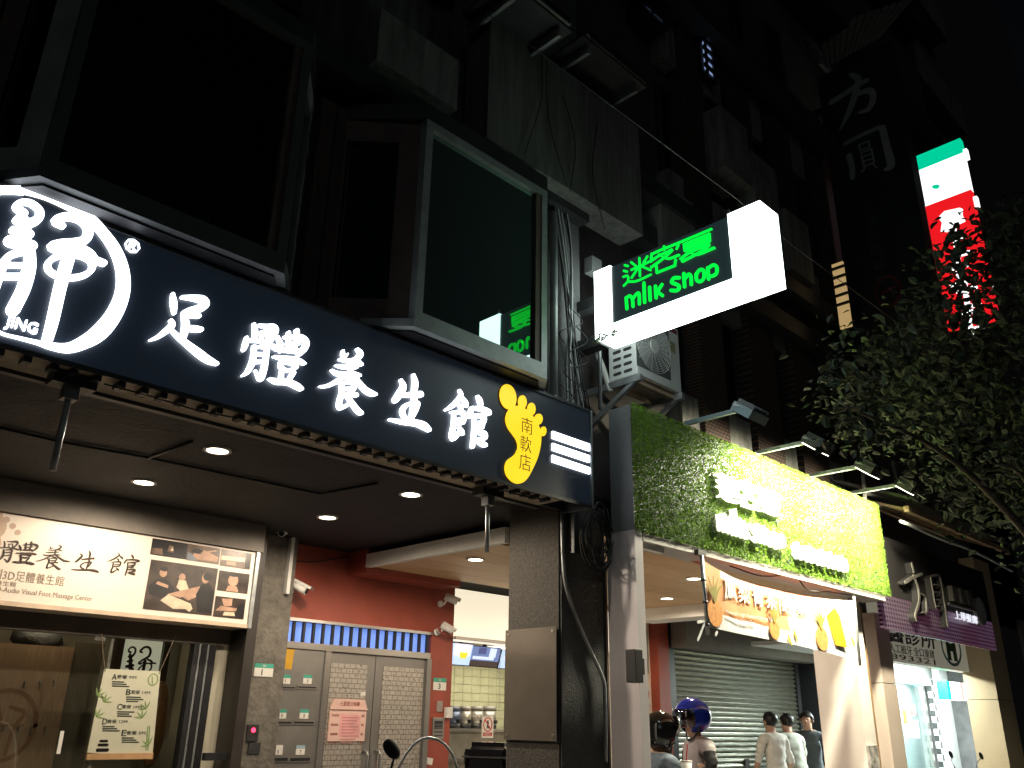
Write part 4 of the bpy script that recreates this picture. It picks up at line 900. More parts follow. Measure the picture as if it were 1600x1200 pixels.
while zz_ < zsh-.02:
    inst(slat, 'slat', (cxs, 6.85, zz_), sh); zz_ += pit
box('backing', xh0, xh1, 6.86, 6.87, 0, zsh, black, sh)
for a_, b_ in ((xh0-.04, xh0+.02), (xh1-.02, xh1+.08)): box('guide_rail', a_, b_, 6.8, 6.9, 0, zsh, dkgrey, sh)
box('lock', cxs-.05, cxs+.05, 6.8, 6.815, 1.0, 1.1, dkgrey, sh)
lint = T('shutter_lintel', 'dark lintel with a grey fascia board above the roller shutter', 'lintel', (cxs, 6.7, zsh))
box('beam', xh0-.05, xh1+1.2, 6.7, 7.2, zsh+.003, ZC-.002, pm('lintel_grey', (.055, .055, .05), .7), lint)
a, b, c, d = RY(1070, 945, 1262, 1004, 6.45); box('fascia_board', a, xh1+.9, 6.45, 6.69, PY(1066, 1010, 6.45).z, PY(1066, 944, 6.45).z, pm('fascia_taupe', (.16, .145, .125), .6), lint)
box('side_wall_panel', xh1+.09, xh1+.5, 6.5, 6.9, 0, zsh, pm('blue_black_wall', (.02, .024, .03), .6), label='blue black wall strip right of the roller shutter', cat='wall')
# ================================================================ portal of the drink shop: green wall, pillars
YGW = 3.6
gx0, gx1 = PY(990, 700, YGW).x, PY(1388, 900, YGW).x
gz0, gz1 = PY(997, 828, YGW).z, PY(988, 629, YGW).z
gwl = T('green_wall_sign', 'box sign covered in artificial green leaves with blown-out white letters', 'sign', ((gx0+gx1)/2, 3.7, gz0))
box('case', gx0, gx1, YGW+.02, YGW+.22, gz0+.01, gz1-.01, pm('grey_sheet', (.30, .31, .33), .5, .3, var=.1), gwl)
random.seed(3)
V, F = [], []
leafg = pm('artificial_leaf', (.14, .255, .03), .9, var=.5, scale=18, spec=.08)
N = 120000
for i in range(N):
    x = random.uniform(gx0-.006, gx1+.006); z = random.uniform(gz0-.008, gz1+.006); y = YGW+.012-abs(random.gauss(0, .006))
    a_ = random.uniform(0, 6.283); L = random.uniform(.006, .0115)
    d = Vector((math.cos(a_)*L, -random.uniform(.1, .9)*L, math.sin(a_)*L)); s_ = Vector((-math.sin(a_), random.uniform(-.5, .5), math.cos(a_)))*L*.45
    p = Vector((x, y, z)); k = len(V); V += [p-s_, p+d*.6-s_*.7, p+d, p+d*.6+s_*.7, p+s_][:5]; F.append((k, k+1, k+2, k+3, k+4))
M('leaf_mat', V, F, leafg, gwl, fix=False, kind='stuff')
# the mat's ragged right edge and top edge come from the leaf mat itself
gl2 = em('white_shop_letter', (1, .97, .8), 2.2)
# ================================================================ projecting drink shop sign
XM = 4.5
def fM(px, py): p = PX(px, py, XM); return (-p.y, p.z)
yo, yi = PX(1187, 315, XM).y, PX(928, 425, XM).y
zm1 = PX(1060, 368, XM).z; zm0 = PX(931, 530, XM).z
msg = T('projecting_sign', 'white glowing projecting box sign with green characters on a dark panel', 'sign', (XM+.12, (yo+yi)/2, zm0))
mw = em('white_lightbox', (.86, 1, .96), MW)
ypa, ypb = PX(955, 480, XM).y, PX(1142, 400, XM).y     # dark panel from inner to outer edge
zp0 = PX(1051, 470, XM).z
TH = .235
V, F = multi([bxv(XM, XM+TH, ypa, yi, zm0, zm1), bxv(XM, XM+TH, yo, ypb, zm0, zm1), bxv(XM+.0006, XM+TH-.0006, ypb, ypa, zm0+.0006, zp0)])
M('light_box', V, F, mw, msg)
dpan = em('sign_dark_panel', (.015, .027, .03), .8, (.016, .026, .028))  # faint emission paints in the glow spilling over the dark panel
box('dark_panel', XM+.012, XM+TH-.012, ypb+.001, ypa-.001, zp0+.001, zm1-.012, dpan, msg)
MK = [[(112,553,30),(150,563,30)],[(102,618,30),(140,628,30)],[(95,690,26),(146,678,28),(150,738,28),(100,795,26)],[(150,745,28),(255,738,28),(420,662,28)],
 [(285,470,30),(291,680,30)],[(190,608,28),(310,555,28),(430,498,28)],[(190,520,30),(238,558,30)],[(378,450,28),(336,520,28)],[(275,575,28),(195,700,28)],[(300,562,28),(415,610,30)],
 [(575,335,34),(576,372,34)],[(430,425,28),(560,365,28),(700,310,28),(1130,130,28)],[(430,420,28),(424,480,28)],[(742,318,28),(722,362,28)],
 [(415,512,26),(520,440,26),(600,405,26),(675,372,30),(560,480,28),(425,578,28)],[(520,430,28),(620,478,28),(750,435,30)],[(485,562,28),(492,645,28)],[(492,642,28),(700,560,28)],[(712,490,28),(702,562,28)],
 [(810,310,28),(820,388,28)],[(1108,185,28),(1112,272,28)],[(815,305,22),(1108,185,22)],[(820,332,18),(1110,213,18)],[(822,357,18),(1110,238,18)],[(828,388,24),(1110,270,24)],
 [(770,482,26),(880,405,26),(1108,308,28),(1000,400,28),(792,512,28)],[(880,402,26),(965,432,28),(1165,352,30)]]
ML = [[(128,935,44),(138,1062,44)],[(130,940,40),(168,912,40),(200,945,42),(210,1035,44)],[(206,950,38),(250,890,40),(280,890,42),(284,1005,44)],[(337,762,44),(346,988,44)],[(404,812,44),(411,962,44)],
 [(473,800,44),(481,935,44)],[(550,780,42),(505,862,42),(555,908,42)],[(755,700,42),(690,705,48),(665,755,46),(735,785,46),(752,825,44),(715,850,44),(655,848,42)],[(806,652,44),(815,805,44)],[(812,725,38),(860,660,42),(888,685,44),(894,778,44)],
 [(955,660,42),(985,615,42),(1025,605,42),(1043,640,42),(1040,705,42),(1005,742,42),(965,738,42),(952,700,42),(955,655,42)],[(1087,585,44),(1097,715,44)],[(1090,590,40),(1150,552,42),(1190,570,42),(1192,640,42),(1160,672,42),(1108,686,38)]]
grn = em('green_neon', (.0, 1.0, .06), 1.1)
frM = Fr((XM+.0115, 0, 0), (0, -1, 0), (0, 0, 1), (-1, 0, 0))
MK = [[(a, b, w_*(.42 if w_ < 19 else .62 if w_ < 23 else .84)) for a, b, w_ in q] for q in MK]; ML = [[(a, b, w_*.9) for a, b, w_ in q] for q in ML]
MKp, MLp = conv(MK, 960, 340, 7.5, fM), conv(ML, 960, 340, 7.5, fM)
glyph('shop_characters', MKp, frM, .006, grn, msg); glyph('shop_name', MLp, frM, .006, grn, msg)
for pa, pb in (((893, 470), (930, 455)), ((893, 538), (935, 510))):
    z_ = PX(pb[0], (pa[1]+pb[1])/2, XM).z; box('bracket_arm', XM+.06, XM+.16, yi+.001, 4.3, z_-.04, z_+.05, dkgrey, msg)
box('small_tag', XM-.003, XM, ypb-.02, ypb+.005, zm1-.0, zm1+.035, galv, msg)
p = PX(950, 525, XM)
V, F = [], []
for i in range(60):
    q = Vector((XM-.01-random.uniform(0, .05), p.y-.1+random.uniform(0, .2), zm0-.0+random.uniform(-.04, .03)-.02)); a_ = random.uniform(0, 6.28); d = Vector((random.uniform(-.3, .3), math.cos(a_), math.sin(a_)))*.03; s_ = Vector((.3, -d.z, d.y)).normalized()*.009
    k = len(V); V += [q-s_, q+d, q+s_, q-d*.3]; F.append((k, k+1, k+2, k+3))
M('stray_vine', V, F, pm('vine_leaf', (.10, .16, .04), .6), fix=False, label='sprig of small leaves stuck on the lower corner of the projecting sign', cat='plant')
# same logo in white letters on the green wall, and the third word
def relog(st, px0, py0, px1, py1):
    X0, X1, Z0, Z1 = RY(px0, py0, px1, py1, YGW-.04); us = [p[0] for s in st for p in s]; vs_ = [p[1] for s in st for p in s]
    a, b, c, d = min(us), max(us), min(vs_), max(vs_); su = (X1-X0)/(b-a); sv = (Z1-Z0)/(d-c)
    return [[(X0+(p[0]-a)*su, Z0+(p[1]-c)*sv, p[2]*math.sqrt(su*sv)*.78) for p in s] for s in st]
frG = Fr((0, YGW+.005, 0), (1, 0, 0), (0, 0, 1), (0, -1, 0))
glyph('white_characters', relog(MKp, 1124, 737, 1220, 808), frG, .055, gl2, gwl); glyph('white_name', relog(MLp, 1126, 790, 1225, 858), frG, .055, gl2, gwl)
X0, X1, Z0, Z1 = RY(1242, 848, 1328, 893, YGW-.04); Z0 = PY(1242, 868, YGW-.04).z
for k in range(5):
    xa = X0+(X1-X0)*k/5; ww = (X1-X0)/5*.86
    glyph('small_white_character', [[(xa+ww*.1, Z1-.03, .03), (xa+ww*.9, Z1-.03, .03)], [(xa+ww*.1, (Z0+Z1)/2, .03), (xa+ww*.9, (Z0+Z1)/2, .03)], [(xa+ww*.1, Z0+.02, .03), (xa+ww*.9, Z0+.02, .03)], [(xa+ww*(.3+.1*(k % 3)), Z1, .034), (xa+ww*.3, Z0, .034)], [(xa+ww*.75, Z1-.02, .03), (xa+ww*.8, Z0, .03)]], frG, .05, gl2, gwl)
# flood lamps on arms
lampblue = pm('lamp_grey', (.14, .19, .21), .5, .3)
for k, (pa, pb, on) in enumerate((((1070, 658), (1165, 637), 0), ((1180, 705), (1260, 685), 1), ((1265, 742), (1340, 727), 1), ((1330, 772), (1410, 760), 1))):
    q0 = PY(*pa, YGW+.05); q0.z = gz1+.035; q1 = Vector((q0.x, 3.13, q0.z))
    f_ = T('flood_lamp', ('unlit flood lamp on an arm at the left end of the green wall', 'lit flood lamp on an arm above the white characters of the green wall', 'lit flood lamp on an arm, third along the green wall', 'lit flood lamp on the rightmost arm of the green wall')[k], 'lamp', q0, 'flood lamps over the green wall')
    box('arm', q0.x-.016, q0.x+.016, q1.y, q0.y, q0.z-.016, q0.z+.016, galv if k else lampblue, f_)
    box('foot_plate', q0.x-.04, q0.x+.04, q0.y-.03, q0.y+.06, q0.z-.05, q0.z-.0165, galv, f_)
    c_ = Vector((q0.x+.03, 3.10, q0.z-.05)); nd = Vector((0, .62, -.78)); ud = Vector((0, .78, .62))
    def slab(n_, o0, o1, hw, hh, m_):
        B = c_+nd*o0; return prism(n_, [B+Vector((s1*hw, 0, 0))+ud*(s2*hh) for s1, s2 in ((-1, -1), (1, -1), (1, 1), (-1, 1))], nd*(o1-o0), m_, f_)
    slab('housing', -.05, .02, .12, .09, lampblue if k == 0 else dkgrey)
    for j in range(7):
        B = c_+nd*-.085+Vector((-.1+.033*j, 0, 0)); prism('cooling_fin', [B+ud*-.08, B+ud*.08, B+ud*.08+nd*.034, B+ud*-.08+nd*.034], (.006, 0, 0), dkgrey, f_)
    slab('lens', .021, .026, .105, .075, em('flood_lens', (1, .93, .7), 8) if on else pane_dark)
    for s1 in (-1, 1): prism('yoke', [c_+Vector((s1*.126, 0, 0))+ud*-.02+nd*-.03, c_+Vector((s1*.126, 0, 0))+ud*.02+nd*-.03, Vector((c_.x+s1*.126, q1.y+.03, q0.z+.01)), Vector((c_.x+s1*.126, q1.y-.01, q0.z+.01))], (.005*s1, 0, 0), galv, f_)
    box('yoke_bar', c_.x-.13, c_.x+.13, q1.y-.01, q1.y+.025, q0.z+.0165, q0.z+.022, galv, f_)
    if on: lamp('flood_beam', 'SPOT', c_+nd*.04, (q0.x+.0, YGW, gz0+.42), FL, f_, (1, .93, .68), .06, 155, .5)
# portal jambs
box('portal_jamb', gx0+.002, gx0+.09, 3.62, 3.87, 0, gz0+.008, pm('pale_mauve_panel', (.70, .65, .68), .35, var=.1, scale=2), label='pale mauve portal jamb with the black wall light beside the column', cat='jamb')
box('portal_soffit', gx0+.1, gx1-.1, 3.62, 3.855, gz0-.06, gz0-.002, pm('soffit_grey', (.45, .43, .40), .5), label='grey underside strip below the leafy green wall', cat='soffit')
box('loose_cloth', gx0+.1, gx0+.4, 3.66, 3.70, gz0-.1, gz0-.062, white, label='crumpled white strip hanging below the left end of the green wall', cat='cloth')
yl = PX(960, 1040, gx0).y
wl = T('wall_light', 'black cylinder wall light on the pale portal jamb', 'lamp', (gx0-.1, yl, 1.9))
za_, zb_ = PX(992, 1015, gx0-.07).z, PX(992, 1067, gx0-.07).z; yc = PX(992, 1040, gx0-.07).y
box('body', gx0-.115, gx0-.035, yc-.04, yc+.04, zb_, za_, black, wl, bev=.004); box('mount', gx0-.0345, gx0+.001, yc-.025, yc+.045, (za_+zb_)/2-.05, (za_+zb_)/2+.05, black, wl)
px0 = PY(1362, 1190, 3.8).x-.08
rp_ = T('portal_pillar', 'white portal pillar lit from above at the right end of the drink shop', 'pillar', (px0+.1, 4, 0))
box('shaft', px0, px0+.24, 3.8, 4.22, 0, gz0-.004, pm('white_pillar', (.84, .79, .74), .5, var=.06, scale=3), rp_)
box('timber_edge', px0+.26, px0+.42, 3.86, 4.1, 0, gz0-.1, pm('weathered_timber', (.33, .2, .1), .7, var=.5, scale=6, stretch=(10, 10, 1)), rp_)
box('plastic_bag_notice', px0-.004, px0+.18, 3.77, 3.799, PY(1335, 1215, 3.8).z, PY(1335, 1165, 3.8).z, pm('plastic_wrap', (.4, .38, .36), .15, var=.8, scale=14), label='crumpled plastic-wrapped notice low on the white pillar', cat='notice')
# ================================================================ banner and pole
YN = 3.58
bn = T('drink_banner', 'orange and white drink banner with pineapples sagging below the green wall', 'banner', PY(1220, 1000, YN))
top = [(1100, 876), (1125, 891), (1150, 904), (1180, 915), (1210, 923), (1250, 931), (1290, 936), (1334, 939)]
bot = [(1105, 979), (1130, 985), (1155, 990), (1190, 997), (1225, 1004), (1265, 1013), (1302, 1022), (1342, 1034)]
tp = catmull([PY(x, y, YN) for x, y in top], 3); bp_ = catmull([PY(x, y, YN) for x, y in bot], 3)
n_ = len(tp); rows = 8
ora = pm('banner_orange', (.78, .36, .16), .6, var=.12, scale=3); pale = pm('banner_cream', (.86, .74, .52), .6, var=.08, scale=3); wht = pm('banner_white', (.84, .84, .84), .6, var=.04)
V, F, mi = [], [], []
wav = lambda i, j: Vector((0, .004*math.sin(i*.55+j*.4)+.003*math.sin(i*1.3), 0))
for j in range(rows+1):
    for i in range(n_): V.append(tp[i].lerp(bp_[i], j/rows)+wav(i, j))
for j in range(rows):
    for i in range(n_-1):
        F.append((j*n_+i, j*n_+i+1, (j+1)*n_+i+1, (j+1)*n_+i)); mi.append(2 if j >= 6 or j == 0 and i > 2 else (0 if i < n_*.55 else 1))
cloth = M('cloth', V, F, [ora, pale, wht], bn, mi, smooth=True, fix=False)
V = []; 
for i in range(n_): V += [tp[i]+wav(i, 0)+Vector((0, .05, .005)), tp[i]+wav(i, 0)+Vector((0, .12, .012+.045*math.sin(math.pi*i/(n_-1))))]
M('folded_top', V, [(2*i, 2*i+1, 2*i+3, 2*i+2) for i in range(n_-1)], pm('banner_red', (.50, .12, .06), .6), bn, smooth=True, fix=False)
pole = [PY(1096, 868, YN), PY(1106, 992, YN)]
cyl('pole', pole[1], pole[0], .015, galv, bn, 10); box('pole_clamp', pole[0].x-.05, pole[0].x+.05, YN-.0085, YN+.03, pole[0].z, pole[0].z+.04, dkgrey, bn)
for k in range(3): cyl('pole_joint', pole[0].lerp(pole[1], .3+.28*k), pole[0].lerp(pole[1], .33+.28*k), .019, dkgrey, bn, 10)
cyl('right_pole', PY(1344, 1040, YN), PY(1334, 932, YN), .013, galv, bn, 10)
frN = Fr((0, YN-.011, 0), (1, 0, 0), (0, 0, 1), (0, -1, 0))
for k, ch in enumerate('鳳梨青茶綠茶'):
    pxc = (1131, 1153, 1175, 1196, 1221, 1244)[k]; pyc = (936, 941, 946, 951, 956, 960)[k]; hp = (34, 28, 26, 26, 20, 20)[k]; wp_ = (19, 18, 17, 17, 17, 17)[k]
    a, b = PY(pxc, pyc, YN), PY(pxc+wp_, pyc, YN); h = PY(pxc, pyc-hp, YN).z-a.z
    text('banner_character', ch, Fr((a.x, YN-.009, a.z), (1, 0, 0), (0, 0, 1), (0, -1, 0)), b.x-a.x, h, wht, bn, .002, .012)
a = PY(1217, 954, YN); box('divider', a.x, a.x+.012, YN-.011, YN-.009, a.z-.02, a.z+.12, wht, bn)
linetext2 = lambda s, p0, p1, py, h: text('banner_caption', s, Fr((PY(p0, py, YN).x, YN-.009, PY(p0, py, YN).z-.02), (1, 0, 0), (0, 0, 1), (0, -1, 0)), PY(p1, py, YN).x-PY(p0, py, YN).x, h, wht, bn, .001)
linetext2('Pineapple Light Roasted Oolong Tea', 1133, 1205, 956, .035); linetext2('Pineapple Green Tea', 1133, 1177, 966, .035)
pin = pm('pineapple_print', (.72, .30, .08), .6, var=.4, scale=40); plf = pm('pineapple_leaf_print', (.30, .26, .05), .6); juice = pm('juice_print', (.85, .45, .02), .5, var=.2, scale=8)
def pine(px, py, rx, rz, lh):
    p = PY(px, py, YN); pts = [(p.x+rx*math.cos(R(24*i)), YN-.0085, p.z+rz*math.sin(R(24*i))) for i in range(15)]; prism('pineapple', pts, (0, -.0015, 0), pin, bn)
    glyph('pineapple_leaves', [[(p.x, p.z+rz*.9, .03), (p.x+lh*.5*math.sin(t), p.z+rz+lh*.6*math.cos(t), .022), (p.x+lh*math.sin(t)*1.1, p.z+rz+lh*math.cos(t), .004)] for t in (-.8, -.4, 0, .35, .75)], frN, .002, plf, bn)
pine(1116, 958, .10, .10, .17); pine(1209, 984, .08, .075, .1); pine(1283, 998, .11, .10, .14)
a = [PY(x, y, YN) for x, y in ((1290, 962), (1302, 950), (1310, 962), (1322, 1012), (1304, 1008))]
prism('drink_cup', [v+Vector((0, -.009, 0)) for v in a], (0, -.002, 0), juice, bn)
for px, py in ((1232, 1000), (1241, 993), (1331, 1003)):
    p = PY(px, py, YN); glyph('printed_leaf', [[(p.x-.03, p.z+.05, .006), (p.x, p.z, .035), (p.x+.03, p.z-.05, .006)]], frN, .0016, pm('leaf_gold', (.5, .42, .05), .6), bn)
for k, (pa, pb) in enumerate((((1100, 975), (1090, 1000)), ((1120, 988), (1118, 992)), ((1106, 970), (1090, 972)))): glyph('torn_tie', [[(*fN, .02) for fN in ((PY(*pa, YN).x, PY(*pa, YN).z), (PY(*pb, YN).x, PY(*pb, YN).z))]], Fr((0, YN+.0, 0), (1, 0, 0), (0, 0, 1), (0, -1, 0)), .004, wht, bn)
tube('black_cable', [PY(1140, 884, 3.65), PY(1190, 900, 3.65), PY(1240, 900, 3.65), PY(1262, 922, 3.65), PY(1290, 924, 3.65), PY(1330, 930, 3.65)], .006, rubber, label='black cable drooping below the leafy sign behind the banner', cat='cable')
# ================================================================ outdoor air conditioner on its bracket
XA = 5.0; ay0, ay1 = 3.70, 3.98; axr = PY(1066, 621, ay0).x; az0 = PX(992, 585, XA).z; az1 = az0+.58
ac = T('outdoor_air_conditioner', 'pale outdoor air conditioner on a steel bracket under the projecting sign', 'air conditioner', ((XA+axr)/2, 3.84, az0))
acm = pm('ac_casing', (.56, .58, .56), .45, var=.1, scale=5)
box('casing', XA, axr, ay0, ay1, az0, az1, acm, ac, bev=.012)
for r_ in range(8):
    for c_ in range(2):
        yc = ay0+.045+c_*.105; zc2 = az0+.05+r_*.062
        pts = [(XA-.0008, yc+.016+.014*math.cos(t), zc2+.014*math.sin(t)) for t in [R(90+22.5*i) for i in range(9)]]+[(XA-.0008, yc+.072+.014*math.cos(t), zc2+.014*math.sin(t)) for t in [R(-90+22.5*i) for i in range(9)]]
        M('louvre_slot', pts, [tuple(range(len(pts)))], dkgrey, ac, fix=False)
fc = Vector((XA+(axr-XA)*.37, ay0-.012, az0+.3)); fr_ = .225
box('grille_recess', fc.x-.225, fc.x+.225, ay0-.003, ay0-.0005, az0+.07, az0+.53, pm('grille_dark', (.10, .11, .11), .7), ac)
V, F = [], []
for k in range(1, 13): v, f = tubev([fc+Vector((fr_*1.02*k/12*math.cos(R(12*i)), 0, fr_*1.02*k/12*math.sin(R(12*i)))) for i in range(30)], .0032, 4, True); V, F = multi([(V, F), (v, f)])
for i in range(20): v, f = cylv(fc+Vector((.05*math.cos(R(18*i)), .003, .05*math.sin(R(18*i)))), fc+Vector((fr_*1.25*math.cos(R(18*i+9)), .003, fr_*.98*math.sin(R(18*i+9)))), .003, 4); V, F = multi([(V, F), (v, f)])
M('fan_grille', V, F, acm, ac, kind='stuff'); cyl('grille_hub', fc+Vector((0, -.012, 0)), fc+Vector((0, .006, 0)), .055, acm, ac, 20)
box('label_strip', axr-.17, axr-.03, ay0-.0015, ay0-.0003, az1-.06, az1-.025, pm('dark_red_label', (.16, .02, .03), .5), ac)
box('rating_label', axr-.14, axr-.06, ay0-.0015, ay0-.0003, az0+.33, az0+.43, pm('yellowed_label', (.3, .28, .16), .6), ac)
br_ = T('steel_bracket', 'grey angle-steel bracket carrying the outdoor air conditioner', 'bracket', ((XA+axr)/2, 3.9, az0-.1))
for xx in (XA-.02, axr-.06):
    box('arm', xx, xx+.04, 3.66, 4.3, az0-.065, az0-.012, galv, br_); prism('brace', [(xx+.005, 3.72, az0-.066), (xx+.005, 3.78, az0-.066), (xx+.005, 4.28, az0-.34), (xx+.005, 4.28, az0-.40)], (.03, 0, 0), galv, br_)
for y_ in (3.74, 3.93): box('rail', XA+.021, axr-.061, y_, y_+.04, az0-.05, az0-.012, pm('rusty_rail', (.40, .30, .20), .7, .2, var=.3), br_)
box('base_pan', XA+.03, axr-.02, ay0+.01, ay1-.01, az0-.011, az0-.002, pm('rusty_pan', (.45, .36, .26), .6, .3, var=.3, scale=10), br_)
tube('drain_hose', [PX(948, 548, XA+.05)+Vector((0, .1, 0)), PX(942, 575, XA), PX(950, 600, XA), PX(955, 612, XA)], .025, pm('hose_grey', (.45, .45, .42), .6), n=8, label='thick pale insulated hose behind the air conditioner', cat='hose')
# ================================================================ cables on the pilaster and the coil
cb = T('cable_bundle', 'bundle of grey and black cables running up the concrete pilaster', 'cables', PY(900, 640, 3.85))
random.seed(11)
gcab = pm('grey_cable', (.36, .38, .37), .6)
for k in range(13):
    x0 = 872+random.uniform(-6, 14); xm_ = 888+random.uniform(-6, 6); xe = 888+k*3.2+random.uniform(-4, 4)
    Y_ = 3.90-random.uniform(0, .05)
    tube('cable', [PY(x0-6, 300+random.uniform(-10, 30), Y_), PY(x0+6, 390+random.uniform(-10, 10), Y_), PY(xm_, 480+random.uniform(-8, 8), Y_-.03), PY((xm_+xe)/2+random.uniform(-5, 5), 565, Y_-.02), PY(xe, 650, Y_)], .0045 if k > 3 else .009, gcab if k in (0, 1, 2, 5, 9) else rubber, cb, n=5)
for k in range(5):
    p = PY(878+random.uniform(-5, 25), 480+30*k, 3.84); tube('loose_end', [p, p+Vector((random.uniform(-.15, .15), -.03, -.1)), p+Vector((random.uniform(-.2, .2), -.02, -.25)), p+Vector((random.uniform(-.1, .15), 0, -.32))], .004, rubber, cb, n=5)
box('junction_box', PY(921, 430, 3.88).x, PY(936, 430, 3.88).x, 3.85, 3.93, PY(928, 428, 3.88).z, PY(928, 405, 3.88).z, pm('grey_box', (.3, .32, .31), .6), cb)
for k in range(7):
    p = PY(862+k*7, 310+k*5+random.uniform(-5, 5), 3.86); box('cable_tag', p.x, p.x+.04, 3.83, 3.85, p.z, p.z+.02, galv, cb)
M('wall_pipe', *tubev([PY(936, 420, 3.88), PY(938, 640, 3.88)], .016, 8), galv, smooth=True, label='vertical grey pipe on the concrete pilaster behind the projecting sign', cat='pipe')
M('wall_pipe', *tubev([(PY(862, 600, 3.9).x, 3.88, zS1), (PY(862, 600, 3.9).x, 3.88, 5.2)], .03, 8), alu, smooth=True, label='pale downpipe along the right edge of the bay window', cat='pipe')
coil = T('cable_coil', 'tangled coil of black cable hanging beside the column top', 'cable coil', PY(930, 840, 3.9))
for k in range(8):
    c_ = PY(934+random.uniform(-12, 14), 835+random.uniform(-14, 16), 3.86-.012*k); rx, rz = random.uniform(.07, .17), random.uniform(.12, .25); ph = random.uniform(0, 6)
    tube('loop', [c_+Vector((rx*math.cos(R(36*i)+ph), random.uniform(-.01, .01), rz*math.sin(R(36*i)+ph))) for i in range(10)], .006+.002*(k % 2), rubber, coil, n=5, closed=True, smooth=3)
for k in range(5):
    a = PY(925+k*6, 795, 3.88); tube('lead', [a, PY(912+k*9+random.uniform(-6, 6), 830, 3.84), PY(925+random.uniform(-20, 20), 880+random.uniform(-10, 15), 3.86)], .006, rubber, coil, n=5)
# overhead wire
tube('overhead_wire', [PY(760, 20, 3.5), PX(1150, 310, 5.4), PX(1240, 385, 6.4), PX(1450, 540, 9.5)], .0035, galv, smooth=0, n=4, label='single thin wire crossing the dark facade behind the projecting sign', cat='wire')
for k, (pa, pb) in enumerate((((845, 60), (820, 240)), ((855, 65), (885, 290)), ((880, 150), (890, 300)), ((935, 180), (945, 360)))):
    tube('facade_cable', [PY(*pa, 3.66), PY((pa[0]+pb[0])/2+14*(-1)**k, (pa[1]+pb[1])/2, 3.66), PY(*pb, 3.66)], .0035, rubber, n=5, label=('leftmost cable hanging on the blank grey panel', 'long curved cable crossing the blank grey panel', 'short cable looped at the middle of the blank grey panel', 'rightmost cable on the blank grey panel')[k], cat='cable')
# ================================================================ metal sign further along, pink light wash painted as emission
YQ = 3.75
fa, fb_, fc_, fd = PY(1388, 985, YQ), PY(1558, 1016, YQ), PY(1547, 910, YQ), PY(1392, 842, YQ)
fx1 = fb_.x; fz0, fz1 = (fa.z+fb_.z)/2, fd.z
fq = T('perforated_sign', 'dark perforated metal shop sign with raised silver characters and painted pink light wash', 'sign', (10.5, YQ, fz0))
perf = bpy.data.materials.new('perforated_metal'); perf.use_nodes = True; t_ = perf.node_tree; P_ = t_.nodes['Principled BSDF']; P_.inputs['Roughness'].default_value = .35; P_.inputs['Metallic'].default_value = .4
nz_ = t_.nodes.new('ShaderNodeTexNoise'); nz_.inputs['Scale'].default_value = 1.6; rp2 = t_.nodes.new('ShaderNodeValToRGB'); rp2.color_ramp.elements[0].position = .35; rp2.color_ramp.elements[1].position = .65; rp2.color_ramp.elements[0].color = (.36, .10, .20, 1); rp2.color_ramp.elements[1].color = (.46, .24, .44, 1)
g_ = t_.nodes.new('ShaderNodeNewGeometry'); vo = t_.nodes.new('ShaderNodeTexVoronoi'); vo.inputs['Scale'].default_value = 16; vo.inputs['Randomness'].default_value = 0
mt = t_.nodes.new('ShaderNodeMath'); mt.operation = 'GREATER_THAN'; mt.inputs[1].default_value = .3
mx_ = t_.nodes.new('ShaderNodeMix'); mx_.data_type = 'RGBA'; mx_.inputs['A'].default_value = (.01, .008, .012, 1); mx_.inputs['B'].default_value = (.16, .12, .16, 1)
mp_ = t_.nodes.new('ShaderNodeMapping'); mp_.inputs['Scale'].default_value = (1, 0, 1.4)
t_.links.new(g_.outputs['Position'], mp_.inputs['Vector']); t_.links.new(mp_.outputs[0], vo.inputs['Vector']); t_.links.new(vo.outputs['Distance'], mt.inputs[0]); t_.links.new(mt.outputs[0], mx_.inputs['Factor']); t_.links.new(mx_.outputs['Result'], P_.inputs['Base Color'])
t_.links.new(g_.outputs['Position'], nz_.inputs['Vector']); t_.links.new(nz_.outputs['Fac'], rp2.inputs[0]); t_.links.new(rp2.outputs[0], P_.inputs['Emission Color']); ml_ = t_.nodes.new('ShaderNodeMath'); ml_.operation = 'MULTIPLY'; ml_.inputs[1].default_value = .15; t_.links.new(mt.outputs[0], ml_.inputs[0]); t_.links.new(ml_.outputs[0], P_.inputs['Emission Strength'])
zmid = fz0+(fz1-fz0)*.36
box('upper_sheet', 9.05, fx1, YQ, YQ+.03, zmid, fz1, pm('dark_sheet', (.03, .027, .027), .5, .3), fq)
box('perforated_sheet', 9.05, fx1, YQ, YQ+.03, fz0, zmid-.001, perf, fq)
silv = pm('silver_letter', (.42, .39, .35), .4, .6); dks = pm('letter_side', (.02, .018, .018), .6)
def fQ(px, py): p = PY(px, py, YQ-.06); return (p.x, p.z)
frQ = Fr((0, YQ-.06, 0), (1, 0, 0), (0, 0, 1), (0, -1, 0))
sq1 = conv([[(432,245,26),(440,280,22)],[(400,330,22),(430,310,20),(478,290,16)],[(440,300,22),(462,360,18),(465,420,20),(448,480,18),(452,510,8)],[(465,380,10),(495,400,14),(500,470,16),(480,470,8)]], 1280, 800, 3, fQ)
sq2 = conv([[(525,300,10),(560,300,16),(575,360,14),(590,460,12),(600,535,14)],[(520,310,10),(535,400,10),(545,450,8)],[(535,340,8),(560,345,8)],[(540,375,8),(562,378,8)],[(545,410,8),(565,412,8)],[(550,440,8),(570,445,8)]], 1280, 800, 3, fQ)
sq1, sq2 = [[[(a, b, w_*.52) for a, b, w_ in q] for q in s_] for s_ in (sq1, sq2)]
glyph('round_character', sq1, frQ, .012, silv, fq); glyph('round_character', sq2, frQ, .012, silv, fq)
frQ2 = Fr((0, YQ-.001, 0), (1, 0, 0), (0, 0, 1), (0, -1, 0))
